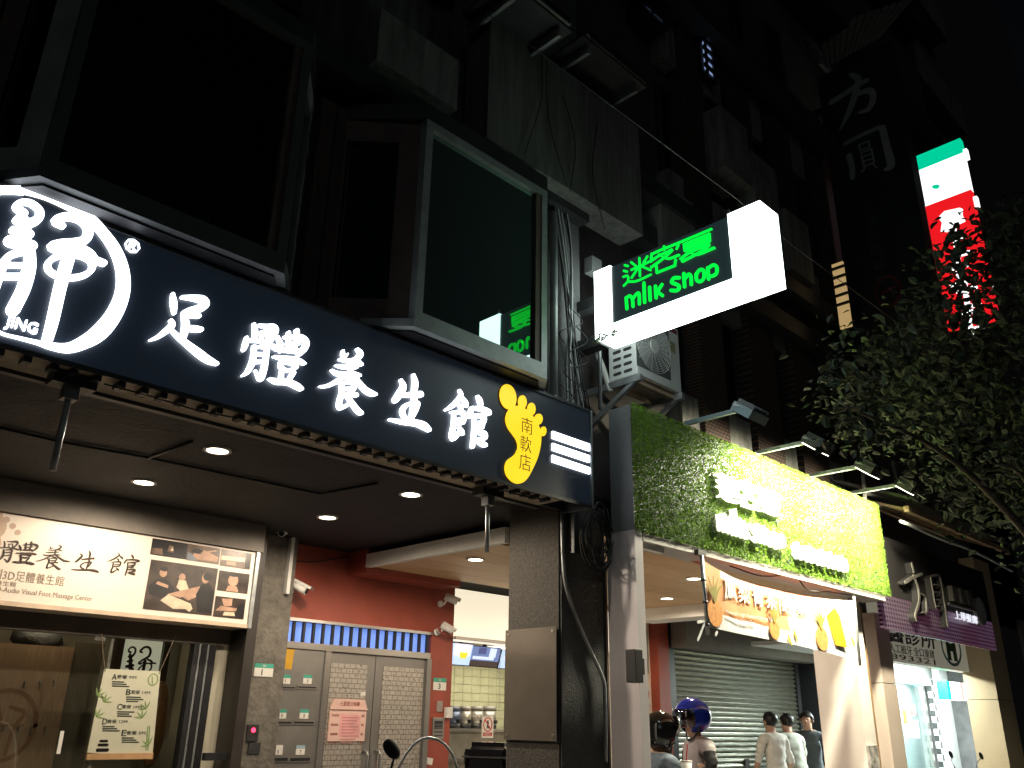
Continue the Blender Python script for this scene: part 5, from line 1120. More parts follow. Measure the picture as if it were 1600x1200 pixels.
for s_ in (sq1, sq2): glyph('character_body', [[(a-.012, b-.008, w_*1.3) for a, b, w_ in q] for q in s_], frQ2, .057, dks, fq)
for px in (612, 650, 685):
    p = PY(1280+px/3, 800+(385+(px-612)*.28)/3, YQ); box('square_letter', p.x-.06, p.x+.06, YQ-.06, YQ-.001, p.z-.09, p.z+.09, silv, fq)
a, b = PY(1280+590/3, 800+428/3, YQ), PY(1280+722/3, 800+465/3, YQ); box('rule', a.x, b.x, YQ-.05, YQ-.001, b.z-.012, b.z+.012, silv, fq)
text('small_name', '上華髮廊', Fr((PY(1484, 960, YQ).x, YQ-.05, PY(1484, 962, YQ).z-.04), (1, 0, 0), (0, 0, 1), (0, -1, 0)), PY(1518, 960, YQ).x-PY(1484, 960, YQ).x, .1, em('lit_white_small', (.9, .9, 1), .8), fq, .01, .01)
p = PY(1280+740/3, 800+468/3, YQ); prism('disc', [(p.x+.17*math.cos(R(15*i)), YQ-.05, p.z+.17*math.sin(R(15*i))) for i in range(24)], (0, .049, 0), pm('disc_grey', (.4, .4, .38), .5), fq)
# timber truss canopy above it
tr = T('timber_canopy', 'open timber truss canopy above the perforated metal sign', 'canopy', (10.5, 3.6, fz1+.1))
timb = pm('canopy_timber', (.36, .25, .15), .7, var=.35, scale=8)
cz = fz1+.12
for y_, z_ in ((3.3, cz+.02), (3.95, cz+.3)): box('rail', 9.0, fx1-.3, y_, y_+.05, z_, z_+.06, timb, tr)
for k in range(7):
    xx = 9.1+k*.42; M('strut', *cylv((xx, 3.325, cz+.05), (xx+.3, 3.975, cz+.33), .02, 4), timb, tr); M('strut', *cylv((xx+.4, 3.325, cz+.05), (xx+.32, 3.975, cz+.33), .018, 4), timb, tr)
prism('roof_sheet', [(8.98, 3.25, cz+.13), (fx1-.2, 3.25, cz+.13), (fx1-.2, 4.05, cz+.46), (8.98, 4.05, cz+.46)], (0, 0, .03), dkgrey, tr)
tube('canopy_cables', [(9.0, 3.4, fz1+.05), (10, 3.38, fz1+.02), (11, 3.38, fz1+.03), (fx1, 3.4, fz1-.02)], .018, gcab, label='pale cables along the top of the perforated sign', cat='cable')
# balcony frame behind the tree
fr2 = T('window_cage', 'pale metal window cage above the timber canopy', 'window cage', PY(1370, 760, 3.7))
for pa, pb in (((1346, 700), (1352, 790)), ((1395, 720), (1410, 800)), ((1346, 785), (1440, 800)), ((1350, 770), (1440, 785))): M('bar', *cylv(PY(*pa, 3.7), PY(*pb, 3.7), .022, 6), palewall, fr2)
# ================================================================ dental clinic: board, tiled entrance, tan piers
YD = 4.4
cn = T('clinic_board', 'cream clinic board with black characters and a green round emblem', 'sign', PY(1450, 1040, YD))
xa, xb = PY(1380, 1000, YD).x, PY(1510, 1000, YD).x; za_, zb_ = PY(1400, 960, YD).z, PY(1450, 1041, YD).z
box('board', xa, xb, YD, YD+.15, zb_, za_+.5, em('board_cream', (.62, .60, .46), .22), cn)  # dim light on the board painted in as emission
def ctext(s, px0, px1, py, h, m_, bold=0): text('clinic_text', s, Fr((PY(px0, py, YD).x, YD-.001, PY((px0+px1)/2, py, YD).z), (1, 0, 0), (0, 0, 1), (0, -1, 0)), PY(px1, py, YD).x-PY(px0, py, YD).x, h, m_, cn, .003, bold)
ctext('醫診所', 1389, 1462, 1009, .22, dink, .015); ctext('人工植牙 全口重建', 1391, 1460, 1024, .105, dink); ctext('893321', 1392, 1461, 1034, .065, pm('red_brown_print', (.2, .08, .06), .6))
ec = PY(1486, 1012, YD); gre = pm('clinic_green', (.02, .14, .06), .5); blu_ = pm('clinic_blue', (.12, .25, .28), .5)
glyph('emblem_ring', [[(ec.x+.33*math.cos(R(15*i)), ec.z+.22*math.sin(R(15*i)), .04) for i in range(25)]], Fr((0, YD-.001, 0), (1, 0, 0), (0, 0, 1), (0, -1, 0)), .004, blu_, cn)
for dx in (-.12, .1): box('emblem_letter', ec.x+dx-.06, ec.x+dx+.06, YD-.006, YD-.001, ec.z-.17, ec.z+.17, gre, cn)
box('emblem_letter', ec.x-.06, ec.x+.04, YD-.006, YD-.001, ec.z-.05, ec.z+.05, gre, cn)
tanp = pm('tan_panel', (.46, .35, .21), .5, var=.06, scale=2)
pinkp = pm('pinkish_panel', (.58, .48, .42), .5, var=.06, scale=2)
pe = T('tan_pier', 'tall tan panelled pier right of the clinic entrance', 'pier', PY(1560, 1100, 4.1))
xt0, xt1 = PY(1566, 1130, 4.1).x, PY(1590, 1130, 4.1).x; yt = PX(1517, 1130, xt0).y; zj = PY(1560, 1093, 4.1).z
box('panel', xt0, xt1, 4.1, yt, 0, zj-.004, tanp, pe); box('panel', xt0, xt1, 4.1, yt, zj+.004, zj+1.9, tanp, pe); box('core', xt0+.01, xt1-.01, 4.12, yt-.01, zj-.01, zj+.01, black, pe)
pe2 = T('pinkish_pier', 'pale pinkish panelled pier between the drink shop pillar and the clinic', 'pier', PY(1400, 1150, 3.95))
xt2, xt3 = PY(1388, 1130, 3.95).x, PY(1409, 1130, 3.95).x; zj2 = PY(1400, 1069, 3.95).z
box('panel', xt2, xt3, 3.95, 4.35, 0, zj2-.004, pinkp, pe2); box('panel', xt2, xt3, 3.95, 4.35, zj2+.004, fz0+.2, pinkp, pe2); box('core', xt2+.01, xt3-.01, 3.97, 4.35, zj2-.01, zj2+.01, black, pe2)
YV = 5.6
cr_ = T('clinic_room', 'brightly lit white clinic entrance with posters and glass door', 'room', PY(1440, 1150, YV))
xv0, xv1 = PY(1380, 1100, YV).x, PY(1530, 1100, YV).x
wlit = pm('clinic_white', (.80, .84, .83), .4, var=.04)
zce = PY(1450, 1062, YV).z
box('back_wall', xv0, xv1+1.5, YV+.6, YV+.7, 0, 3.2, wlit, cr_); box('ceiling', xv0-2.5, xv1+1.5, YD+.16, YV+.6, zb_+.25, zb_+.3, wlit, cr_)
box('right_wall', xv1+.6, xv1+.7, YD+.2, YV+.6, 0, 3.2, pm('booth_brown', (.20, .13, .09), .6, var=.5, scale=5), cr_)
box('glass_door', PY(1400, 1120, YV).x, PY(1448, 1120, YV).x, YV, YV+.02, 0, zce-.1, glass('clinic_glass', (.85, .95, .95), .08), cr_); 
for px in (1400, 1447): box('door_stile', PY(px, 1120, YV).x-.03, PY(px, 1120, YV).x+.05, YV-.02, YV+.04, 0, zce-.1, steel, cr_)
box('white_bulkhead', xv0, PY(1470, 1100, YV).x, YV-.02, YV+.1, zce-.09, zb_+.24, wlit, cr_)
chk = bpy.data.materials.new('checker_tiles'); chk.use_nodes = True; t_ = chk.node_tree; ck = t_.nodes.new('ShaderNodeTexChecker'); ck.inputs['Scale'].default_value = 11; ck.inputs['Color1'].default_value = (.02, .025, .025, 1); ck.inputs['Color2'].default_value = (.8, .85, .84, 1)
g_ = t_.nodes.new('ShaderNodeNewGeometry'); mp_ = t_.nodes.new('ShaderNodeMapping'); mp_.inputs['Scale'].default_value = (1, 0, 1); mp_.inputs['Location'].default_value = (.01, .003, .02)
t_.links.new(g_.outputs['Position'], mp_.inputs[0]); t_.links.new(mp_.outputs[0], ck.inputs[0]); t_.links.new(ck.outputs[0], t_.nodes['Principled BSDF'].inputs['Base Color'])
box('checker_strip', PY(1462, 1120, YV-.1).x, PY(1476, 1120, YV-.1).x, YV-.1, YV-.04, 0, zce, chk, cr_)
box('white_post', PY(1477, 1120, YV-.2).x, PY(1490, 1120, YV-.2).x, YV-.2, YV-.1, 0, zb_+.24, wlit, cr_)
for q, c_ in (((1417, 1100, 1432, 1118), (.35, .1, .1)), ((1410, 1108, 1418, 1131), (.7, .08, .02)), ((1424, 1125, 1438, 1153), (.5, .52, .55)), ((1428, 1066, 1440, 1073), (.1, .55, .6))):
    a, b, c, d = RY(*q, YV-.03); box('poster', a, b, YV-.03, YV-.025, c, d, pm('poster_%d' % q[0], c_, .5, var=.5, scale=10), cr_)
cl_ = T('tube_lamp', 'bright fluorescent ceiling lamp in the clinic entrance', 'lamp', PZ(1450, 1050, zb_+.2))
pl0 = PY(1440, 1060, 5.0); box('tube', pl0.x-.6, pl0.x+1.2, 5.0, 5.1, zb_+.2, zb_+.24, em('tube_white', (.9, 1, .98), 9), cl_)
lamp('tube_light', 'AREA', (pl0.x+.3, 5.05, zb_+.18), (pl0.x+.3, 5.05, 0), 300, cl_, (.9, 1, .97), (1.8, .2))
cl2 = T('tube_lamp', 'added fluorescent lamp that brightens the room behind the clinic glass door', 'lamp', (pl0.x+1, 5.9, zb_+.2))
box('tube', pl0.x+.6, pl0.x+2.4, 5.88, 5.98, zce-.02, zce+.02, em('tube_white', (.9, 1, .98), 9), cl2)
lamp('tube_light', 'AREA', (pl0.x+1.5, 5.93, zce-.04), (pl0.x+1.5, 5.93, 0), 90, cl2, (.9, 1, .97), (1.8, .2))  # added lamp, brightens the wall behind the glass door
lb = T('barber_light_box', 'glowing white light box with green and red end bands inside the clinic entrance', 'light box', PY(1500, 1090, 4.9))
q = RY(1479, 1064, 1512, 1095, 4.9); w3 = (q[1]-q[0])
for n_, u0, u1, m_ in (('green_band', 0, .14, em('lb_green', (0, .9, .55), 1)), ('white_face', .14, .72, em('lb_white', (1, 1, 1), 2.2)), ('red_band', .72, .86, em('lb_red', (1, .5, .45), 1.0)), ('white_face', .86, 1, em('lb_white', (1, 1, 1), 2.2))):
    box(n_, q[0]+w3*u0+.001, q[0]+w3*u1-.001, 4.9, 5.05, q[2], q[3], m_, lb)
# street end beyond: dark wall with pale door
box('end_wall', xt1+.02, xt1+6, 4.3, 4.4, 0, 7, pm('end_wall_grey', (.09, .09, .1), .8), label='dark grey wall at the far right end beyond the tan pier', cat='wall')
bx = PY(1594, 990, 4.3); box('pale_board', bx.x-.1, bx.x+.8, 4.25, 4.299, bx.z-.9, bx.z+.2, palewall, label='pale board on the dark wall at the right edge', cat='board')
# ================================================================ vertical signs
XV = 12.0
def vq(px0, py0, px1, py1, X): a, b = PX(px0, py0, X), PX(px1, py1, X); return b.y, a.y, b.z, a.z
ya, yb = PX(1498, 218, XV).y-.02, PX(1431, 241, XV).y
zt_ = PX(1465, 230, XV).z; zg = PX(1438, 265, XV).z; zw_ = PX(1447, 322, XV).z; ze = PX(1500, 512, XV).z
vl = T('vertical_light_box', 'tall glowing vertical sign with green, white and red fields behind the tree', 'sign', (XV, (ya+yb)/2, ze))
for n_, z0_, z1_, m_ in (('green_field', zg, zt_, em('v_green', (0, .62, .33), 1)), ('white_field', zw_, zg-.002, em('v_white', (.95, 1, 1), 1.5)), ('red_field', ze, zw_-.002, em('v_red', (.85, .01, .015), 1))):
    box(n_, XV, XV+.12, ya, yb, z0_, z1_, m_, vl)
frV = Fr((XV-.001, 0, 0), (0, -1, 0), (0, 0, 1), (-1, 0, 0)); fV = lambda px, py: (lambda p: (-p.y, p.z))(PX(px, py, XV))
pts = [frV(*fV(1240+x/2.5, 60+y/2.5), .006) for x, y in ((565, 700), (590, 675), (650, 662), (662, 668), (660, 690), (672, 715), (640, 730), (635, 760), (575, 755), (580, 720))]
prism('white_emblem', pts, (.005, 0, 0), MT['v_white'], vl)
for k, (cx, cy) in enumerate(((640, 820), (650, 930), (680, 1020), (690, 1110))):
    c_ = fV(1240+cx/2.5, 60+cy/2.5); glyph('white_letter_block', [[(c_[0]-.1, c_[1]+.16, .07), (c_[0]+.12, c_[1]+.14, .07)], [(c_[0], c_[1]+.2, .07), (c_[0]-.02, c_[1]-.22, .07)], [(c_[0]-.12, c_[1]-.1, .07), (c_[0]+.13, c_[1]-.12, .07)]], frV, .006, MT['v_white'], vl)
c_ = fV(1462, 291); glyph('green_mark', [[(c_[0]-.02, c_[1], .06), (c_[0]+.02, c_[1]-.02, .07)]], frV, .006, MT['v_green'], vl)
box('steel_edge', XV-.03, XV+.14, yb+.002, yb+.04, ze, zw_, galv, vl)
for z_ in (zt_-.4, zw_+.05, ze+.4): box('bracket', XV+.03, XV+.09, yb+.041, 4.9, z_-.04, z_+.04, galv, vl)
for z_ in (zg-.02, zw_-.2, ze+.5): box('edge_lamp', XV+.02, XV+.1, ya-.05, ya-.002, z_-.08, z_+.08, MT['v_white'], vl)
XK = 10.0
ya, yb = PX(1392, 82, XK).y, PX(1275, 112, XK).y; ztk, zbk = PX(1330, 95, XK).z, PX(1400, 640, XK).z
vk = T('vertical_black_sign', 'tall unlit black vertical sign with grey brush characters', 'sign', (XK, (ya+yb)/2, zbk))
box('face', XK, XK+.22, ya, yb, zbk, ztk, pm('navy_black', (.014, .016, .022), .5), vk)
for z_ in (ztk-.5, zbk+.8): box('bracket', XK+.06, XK+.16, yb+.001, 4.5, z_-.04, z_+.04, dkgrey, vk)
frK = Fr((XK-.001, 0, 0), (0, -1, 0), (0, 0, 1), (-1, 0, 0)); fK = lambda px, py: (lambda p: (-p.y, p.z))(PX(px, py, XK))
gch = pm('grey_character', (.24, .25, .27), .6)
glyph('character', conv([[(800,345,22),(832,362,34)],[(712,472,34),(770,435,30),(830,395,30),(872,372,26)],[(832,380,34),(815,450,34),(785,530,28),(748,602,8)],[(820,440,24),(885,420,34),(902,455,32),(880,505,30),(838,522,14)]], 1060, 0, 2.963, fK), frK, .004, gch, vk)
glyph('character', conv([[(790,722,30),(805,780,28),(806,822,24)],[(775,665,26),(850,625,22),(930,590,24)],[(945,592,34),(968,690,36),(985,765,40),(958,785,16)],[(836,672,9),(880,654,9)],[(836,672,9),(842,696,9)],[(880,654,9),(886,680,9)],[(842,696,8),(886,680,8)],[(846,708,9),(860,772,9)],[(894,690,9),(908,752,9)],[(846,708,8),(894,690,8)],[(851,729,7),(899,711,7)],[(855,750,7),(903,732,7)],[(860,772,9),(908,752,9)],[(866,776,8),(850,798,7)],[(900,760,8),(920,778,7)]], 1060, 0, 2.963, fK), frK, .004, gch, vk)
dimg = pm('dim_grey_print', (.05, .052, .058), .6)
for k, ch in enumerate('上華空間設計'): 
    c_ = fK(1352+k*3, 325+k*22); text('small_character', ch, Fr((XK-.001, -c_[0], c_[1]-.1), (0, -1, 0), (0, 0, 1), (-1, 0, 0)), .13, .15, dimg, vk, .003)
c_ = fK(1388, 455); glyph('round_seal', [[(c_[0]+.15*math.cos(R(20*i)), c_[1]+.2*math.sin(R(20*i)), .035) for i in range(19)], [(c_[0]-.08, c_[1], .03), (c_[0]+.08, c_[1]+.03, .03)]], frK, .003, pm('dull_red', (.10, .012, .012), .6), vk)
# ================================================================ street tree
random.seed(21)
bark = pm('bark', (.07, .055, .045), .9, var=.4, scale=20, bump=.6)
tb = PY(1760, 1000, 1.35); tb = Vector((tb.x, tb.y, -.12))
tree = T('street_tree', 'leafy dark street tree reaching in from the right edge', 'tree', tb)
crown_c = EYE+ray(1560, 610)*6.9
trunk = [tb, tb+Vector((-.02, .03, 1.2)), tb+Vector((-.08, .1, 2.4)), tb+Vector((-.1, .2, 3.1))]
tube('trunk', trunk, [.14]*4+[.12]*4+[.1]*4+[.09], bark, tree, n=10) if False else M('trunk', *tubev(catmull(trunk, 4), [.15-.004*i for i in range(13)], 10), bark, tree, smooth=True)
def ok_leaf(x, y):                                # outline of the crown as the photograph shows it
    if x > 1600: return y > 330-(x-1600)*.6 and y < 900
    lim = [(1296, 560), (1310, 520), (1345, 505), (1400, 480), (1440, 455), (1470, 365), (1500, 350), (1545, 345), (1600, 330)]
    for (xa, ya_), (xb_, yb_) in zip(lim, lim[1:]):
        if xa <= x <= xb_: top_ = ya_+(yb_-ya_)*(x-xa)/(xb_-xa); break
    else: return False
    bot_ = 690 if x < 1430 else 690+(x-1430)*2.4 if x < 1485 else 822-(x-1485)*.1
    return top_ < y < bot_
leaves = []; clus = []
while len(clus) < 1000:
    x, y = random.uniform(1296, 1850), random.uniform(150, 900)
    if not ok_leaf(x, y): continue
    if x < 1470 and y < 560 and random.random() < .5: continue
    c_ = EYE+ray(x, y)*random.uniform(6.0, 8.2)
    if c_.y > 2.9: c_ = EYE+ray(x, y)*random.uniform(5.6, 6.6)
    clus.append(c_)
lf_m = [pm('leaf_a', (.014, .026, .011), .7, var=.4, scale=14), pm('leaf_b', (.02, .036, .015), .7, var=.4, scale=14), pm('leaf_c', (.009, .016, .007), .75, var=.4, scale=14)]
V, F, mi = [], [], []
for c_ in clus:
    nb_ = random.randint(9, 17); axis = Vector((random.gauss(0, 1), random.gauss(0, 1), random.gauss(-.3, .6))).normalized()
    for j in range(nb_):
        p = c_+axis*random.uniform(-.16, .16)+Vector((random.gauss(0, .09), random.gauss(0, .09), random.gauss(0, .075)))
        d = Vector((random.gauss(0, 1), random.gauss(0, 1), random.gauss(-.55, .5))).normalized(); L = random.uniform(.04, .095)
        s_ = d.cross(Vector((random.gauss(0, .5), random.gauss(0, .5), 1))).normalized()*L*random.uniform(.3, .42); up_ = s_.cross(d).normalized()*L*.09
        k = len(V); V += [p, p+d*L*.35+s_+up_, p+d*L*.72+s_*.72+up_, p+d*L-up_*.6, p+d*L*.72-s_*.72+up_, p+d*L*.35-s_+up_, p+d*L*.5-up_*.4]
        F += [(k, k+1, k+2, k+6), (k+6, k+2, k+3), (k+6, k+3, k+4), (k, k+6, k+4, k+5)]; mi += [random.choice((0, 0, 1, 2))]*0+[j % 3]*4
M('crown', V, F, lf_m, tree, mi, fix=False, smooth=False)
for k in range(7):
    e = random.choice(clus); s0 = trunk[-1]+Vector((0, 0, random.uniform(-.6, 0))); m_ = s0.lerp(e, .5)+Vector((0, 0, .25)); P = catmull([s0, m_, e], 5)
    M('limb', *tubev(P, [.032*(1-i/len(P))+.005 for i in range(len(P))], 6), bark, tree, smooth=True)
# ================================================================ people
def skin_body(name, edges, pts, rad, mats, zone, parent, sub=3):
    names = list(pts); me = bpy.data.meshes.new(name)
    me.from_pydata([tuple(pts[n]) for n in names], [(names.index(a), names.index(b)) for a, b in edges], [])
    o = bpy.data.objects.new(name, me); COL.objects.link(o)
    o.modifiers.new('s', 'SKIN'); sv = me.skin_vertices[0].data
    for i, n in enumerate(names):
        r_ = rad[n]; sv[i].radius = r_ if isinstance(r_, tuple) else (r_, r_); sv[i].use_root = (n == 'pelvis')
    m = o.modifiers.new('u', 'SUBSURF'); m.levels = m.render_levels = sub
    bpy.context.view_layer.update()
    em_ = bpy.data.meshes.new_from_object(o.evaluated_get(bpy.context.evaluated_depsgraph_get()))
    V = [v.co.copy() for v in em_.vertices]; F = [tuple(p.vertices) for p in em_.polygons]
    bpy.data.objects.remove(o)
    mi = [zone(sum((V[i] for i in f), Vector())/len(f)) for f in F]
    clo = {i for f, z_ in zip(F, mi) if z_ in (0, 1, 3) for i in f}; ctr = sum(V, Vector())/len(V)
    for i in clo:                                 # creases in the cloth
        v = V[i]; q = Vector((v.x*9, v.y*9, v.z*15)); d = Vector((v.x-ctr.x, v.y-ctr.y, 0))
        if d.length > .01: V[i] = v+d.normalized()*(.016*noise.noise(q)+.009*noise.noise(q*2.3)+.006)
    return M(name, V, F, mats, parent, mi, smooth=True)
def person(x, y, face, H, label, shirt, sleeve, trousers, la, ra, head_dir=(0, 0), lean=0, sleeve_len=.5, group=None):
    """face: heading in degrees (0 = +X, 90 = +Y). la/ra: (elbow, wrist) offsets in the body's own frame (right, forward, up) from the shoulder"""
    t = T('person', label, 'person', (x, y, 0), group)
    f = Vector((math.cos(R(face)), math.sin(R(face)), 0)); r = Vector((f.y, -f.x, 0)); u = Vector((0, 0, 1)); B = Vector((x, y, 0)); k = H/1.7
    def L(a, b, c): return B+(r*a+f*b+u*c)*k
    P, Q, E_ = {}, {}, []
    def add(n, p, rr, to=None):
        P[n] = p; Q[n] = tuple(v*k for v in rr) if isinstance(rr, tuple) else rr*k
        if to: E_.append((to, n))
    ln = lean
    add('pelvis', L(0, 0, .92), (.15, .11)); add('waist', L(0, ln*.3, 1.06), (.135, .10), 'pelvis'); add('chest', L(0, ln*.7, 1.24), (.16, .115), 'waist')
    add('collar', L(0, ln, 1.40), (.11, .09), 'chest'); add('neck', L(0, ln+.015, 1.45), .055, 'collar')
    hx, hy = head_dir
    add('jaw', L(hx*.4, ln+.03+hy*.5, 1.515), .066, 'neck'); add('head', L(hx*.8, ln+.02+hy*.7, 1.60), (.078, .092), 'jaw'); add('crown', L(hx, ln+.01+hy, 1.665), .055, 'head')
    for s, arm, tg in ((-1, la, 'l'), (1, ra, 'r')):
        sh_ = (s*.185, ln, 1.39); add('sh'+tg, L(*sh_), .062, 'collar')
        el = tuple(a+b for a, b in zip(sh_, arm[0])); wr = tuple(a+b for a, b in zip(sh_, arm[1]))
        add('up'+tg, L(*[(a+b)/2 for a, b in zip(sh_, el)]), .053, 'sh'+tg); add('el'+tg, L(*el), .043, 'up'+tg); add('wr'+tg, L(*wr), .028, 'el'+tg)
        d = (Vector(wr)-Vector(el)).normalized(); pm_ = Vector(wr)+d*.055; add('palm'+tg, L(*pm_), (.032, .018), 'wr'+tg)
        side = d.cross(Vector((0, 0, 1))); side = side.normalized() if side.length > .1 else Vector((0, 1, 0)); nn = side.cross(d)
        for q, (o, ll) in enumerate(((-.028, .055), (-.0095, .066), (.0095, .062), (.028, .048))):
            b0 = pm_+d*.03+side*o; add('f%d' % q+tg, L(*b0), .0092, 'palm'+tg); m0 = b0+d*ll*.6+nn*.012; add('g%d' % q+tg, L(*m0), .0085, 'f%d' % q+tg); e0 = m0+d*ll*.4+nn*.022; add('h%d' % q+tg, L(*e0), .007, 'g%d' % q+tg)
        b0 = pm_-d*.02-side*.036; add('t0'+tg, L(*b0), .011, 'palm'+tg); add('t1'+tg, L(*(b0+d*.045-side*.02+nn*.01)), .009, 't0'+tg)
        add('hip'+tg, L(s*.09, 0, .86), .10, 'pelvis'); add('kn'+tg, L(s*.10, .02, .48), .062, 'hip'+tg); add('an'+tg, L(s*.10, -.02, .09), .042, 'kn'+tg); add('toe'+tg, L(s*.12, .13, .035), .034, 'an'+tg)
    zc0, zhip, zank = L(0, 0, 1.462).z, L(0, 0, .93).z, L(0, 0, .12).z
    arms = [(P['sh'+tg], P['el'+tg], P['wr'+tg]) for tg in 'lr']
    def zone(c):
        for s0, e0, w0 in arms:
            dsh = (c-s0).length; de = (e0-s0).length
            ax = (c-B).dot(r)
            def near(p, a, b):
                v = b-a; tt = max(0, min(1, (p-a).dot(v)/v.length_squared)); return (p-a-v*tt).length, tt
            n1, t1 = near(c, s0, e0); n2, t2 = near(c, e0, w0+(w0-e0)*.7)
            if n2 < .075*k and n2 < n1: return 1 if (sleeve_len > 1 and t2 < (sleeve_len-1)) else 2
            if n1 < .07*k and t1 > .12: return 1 if t1 < sleeve_len else 2
        if c.z > zc0: return 2
        if c.z > zhip: return 0
        return 3 if c.z > zank else 4
    body = skin_body('body', E_, P, Q, [shirt, sleeve, skin, trousers, black], zone, t)
    hd = P['head']; fd = (f*1+r*hx*3).normalized()
    nose = hd+fd*.085*k-u*.02*k; ell('nose', nose, .014*k, .016*k, .02*k, skin, body)
    for s in (-1, 1): ell('eye', hd+fd*.078*k+fd.cross(u)*s*.03*k+u*.008*k, .010, .010, .006, black, body, nu=8, nv=6); ell('ear', hd+fd.cross(u)*s*.08*k-u*.01*k, .012, .02, .03, skin, body, nu=8, nv=6)
    M('mouth', *bxv(*[v for c_ in (hd+fd*.08*k-u*.058*k,) for v in (c_.x-.015, c_.x+.015, c_.y-.015, c_.y+.015, c_.z-.004, c_.z+.004)]), pm('lip', (.4, .16, .13), .5), body)
    return t, body, hd, fd, k
def hair(hd, fd, k, body, back=.0):
    V, F = ellv(hd+Vector((0, 0, .022*k))-fd*.014*k, .092*k, .100*k, .098*k, 18, 12)
    rt = fd.cross(Vector((0, 0, 1)))
    keep = [f_ for f_ in F if not all(((V[i]-hd).dot(fd) > .028*k and (V[i]-hd).z < .055*k) or (V[i]-hd).z < -.075*k for i in f_)]
    V = [v+(v-hd)*(.10*noise.noise(v*38)) for v in V]
    M('hair', V, keep, hairm, body, smooth=True, fix=False)
def helmet(hd, fd, k, body, shell, visor_m, open_up=False):
    rt = fd.cross(Vector((0, 0, 1))).normalized(); c = hd+Vector((0, 0, .03))
    rot = Matrix((rt, fd, Vector((0, 0, 1)))).transposed()
    V, F = ellv(c, .135, .160, .148, 24, 16, rot)
    def loc(v): d = v-c; return d.dot(rt), d.dot(fd), d.z
    keep = []
    for f_ in F:
        a, b, z = loc(sum((V[i] for i in f_), Vector())/len(f_))
        if z < -.115: continue
        if b > .05 and z < .035: continue
        keep.append(f_)
    h = M('helmet', V, keep, shell, body, smooth=True, fix=False)
    V, F = ellv(c, .131, .156, .144, 24, 16, rot); M('lining', V, [f_ for f_ in F if f_ in set(keep)] , black, h, smooth=True, fix=False)
    V, F = ellv(c+fd*.015+Vector((0, 0, .05 if open_up else 0)), .139, .168, .15, 24, 16, rot)
    if open_up: lo, hi = -.03, .12
    else: lo, hi = -.085, .06
    vk_ = [f_ for f_ in F if (lambda q: q[1] > .045 and lo < q[2] < hi)(loc(sum((V[i] for i in f_), Vector())/len(f_)))]
    M('visor', V, vk_, visor_m, h, smooth=True, fix=False)
    tube('rim', [c+rot @ Vector((.134*math.sin(R(a)), .159*math.cos(R(a)), .045)) for a in range(-70, 71, 20)], .006, black, h)
    for s in (-1, 1): tube('chin_strap', [c+rt*s*.125-Vector((0, 0, .08)), c+rt*s*.07+fd*.03-Vector((0, 0, .16)), c+fd*.05-Vector((0, 0, .185))], .008, black, h)
smoke = glass('smoke_visor', (.25, .25, .3), .1)
gl_blk = pm('gloss_black', (.01, .01, .012), .12, var=.2, coat=.5); gl_blu = pm('gloss_blue', (.012, .035, .40), .15, .2, var=.2, coat=.6)
# blue helmet, raglan shirt
pB_ = PY(1088, 1103, 4.35)
t, body, hd, fd, k = person(pB_.x, pB_.y, 150, pB_.z-.015, 'person in blue open-face helmet and grey shirt with black sleeves looking down at a phone', pm('grey_tee', (.38, .34, .35), .8, var=.12), pm('black_sleeve', (.015, .015, .016), .8), pm('dark_jeans', (.03, .035, .05), .8),
    ((-.06, .02, -.27), (.04, .22, -.32)), ((.06, .02, -.27), (-.04, .22, -.32)), (0, .03), 0, .95, 'scooter riders waiting at the pillar')
helmet(hd, fd, k, body, gl_blu, smoke)
f0 = Vector((math.cos(R(150)), math.sin(R(150)), 0)); r0 = Vector((f0.y, -f0.x, 0))
cst = Vector((pB_.x, pB_.y, 1.2*k))+f0*.125*k
prp = Vector((pB_.x, pB_.y, 0))
M('shirt_print', *multi([ellv(Vector((pB_.x, pB_.y, 1.22*k))+f0*.118*k+r0*.03, .03, .03, .04, 10, 6)]), pm('print_black', (.03, .03, .03), .8), body, smooth=True)
ph = prp+f0*.36*k+Vector((0, 0, 1.07*k)); ph_t = T('phone', 'lit smartphone in the hands of the person with the blue helmet', 'phone', ph)
prism('case', [ph+r0*.037+Vector((0, 0, -.06)), ph-r0*.037+Vector((0, 0, -.06)), ph-r0*.037+f0*.06+Vector((0, 0, .07)), ph+r0*.037+f0*.06+Vector((0, 0, .07))], f0*.006+Vector((0, 0, -.004)), pm('phone_case', (.25, .3, .45), .4), ph_t)
prism('screen', [ph+r0*.033-f0*.002+Vector((0, 0, -.05)), ph-r0*.033-f0*.002+Vector((0, 0, -.05)), ph-r0*.033+f0*.052+Vector((0, 0, .066)), ph+r0*.033+f0*.052+Vector((0, 0, .066))], f0*-.001, em('phone_screen', (.5, .6, 1), .9), ph_t)
# black helmet, denim jacket, cup with straw
pK = PY(1030, 1127, 4.3)
t, body, hd, fd, k = person(pK.x-.04, pK.y, -10, pK.z-.01, 'person in glossy black helmet and denim jacket half hidden behind the pale jamb', pm('denim', (.16, .20, .25), .85, var=.3, scale=30), MT['denim'], MT['dark_jeans'],
    ((-.07, .06, -.26), (.02, .26, -.14)), ((.07, .06, -.26), (0, .27, -.12)), (0, .03), 0, 1.85, 'scooter riders waiting at the pillar')
helmet(hd, fd, k, body, gl_blk, gl_blk, True)
M('hair', *tubev(catmull([hd-fd*.05+Vector((0, 0, -.06)), hd-fd*.03+Vector((.05, -.06, -.16)), hd+Vector((.07, -.05, -.26))], 4), [.05, .05, .048, .045, .042, .04, .036, .03, .012], 8), pm('brown_hair', (.06, .035, .022), .5), body, smooth=True)
cp = Vector((pK.x-.04, pK.y, 0))+Vector((math.cos(R(-10)), math.sin(R(-10)), 0))*.34*k+Vector((0, 0, 1.24*k))
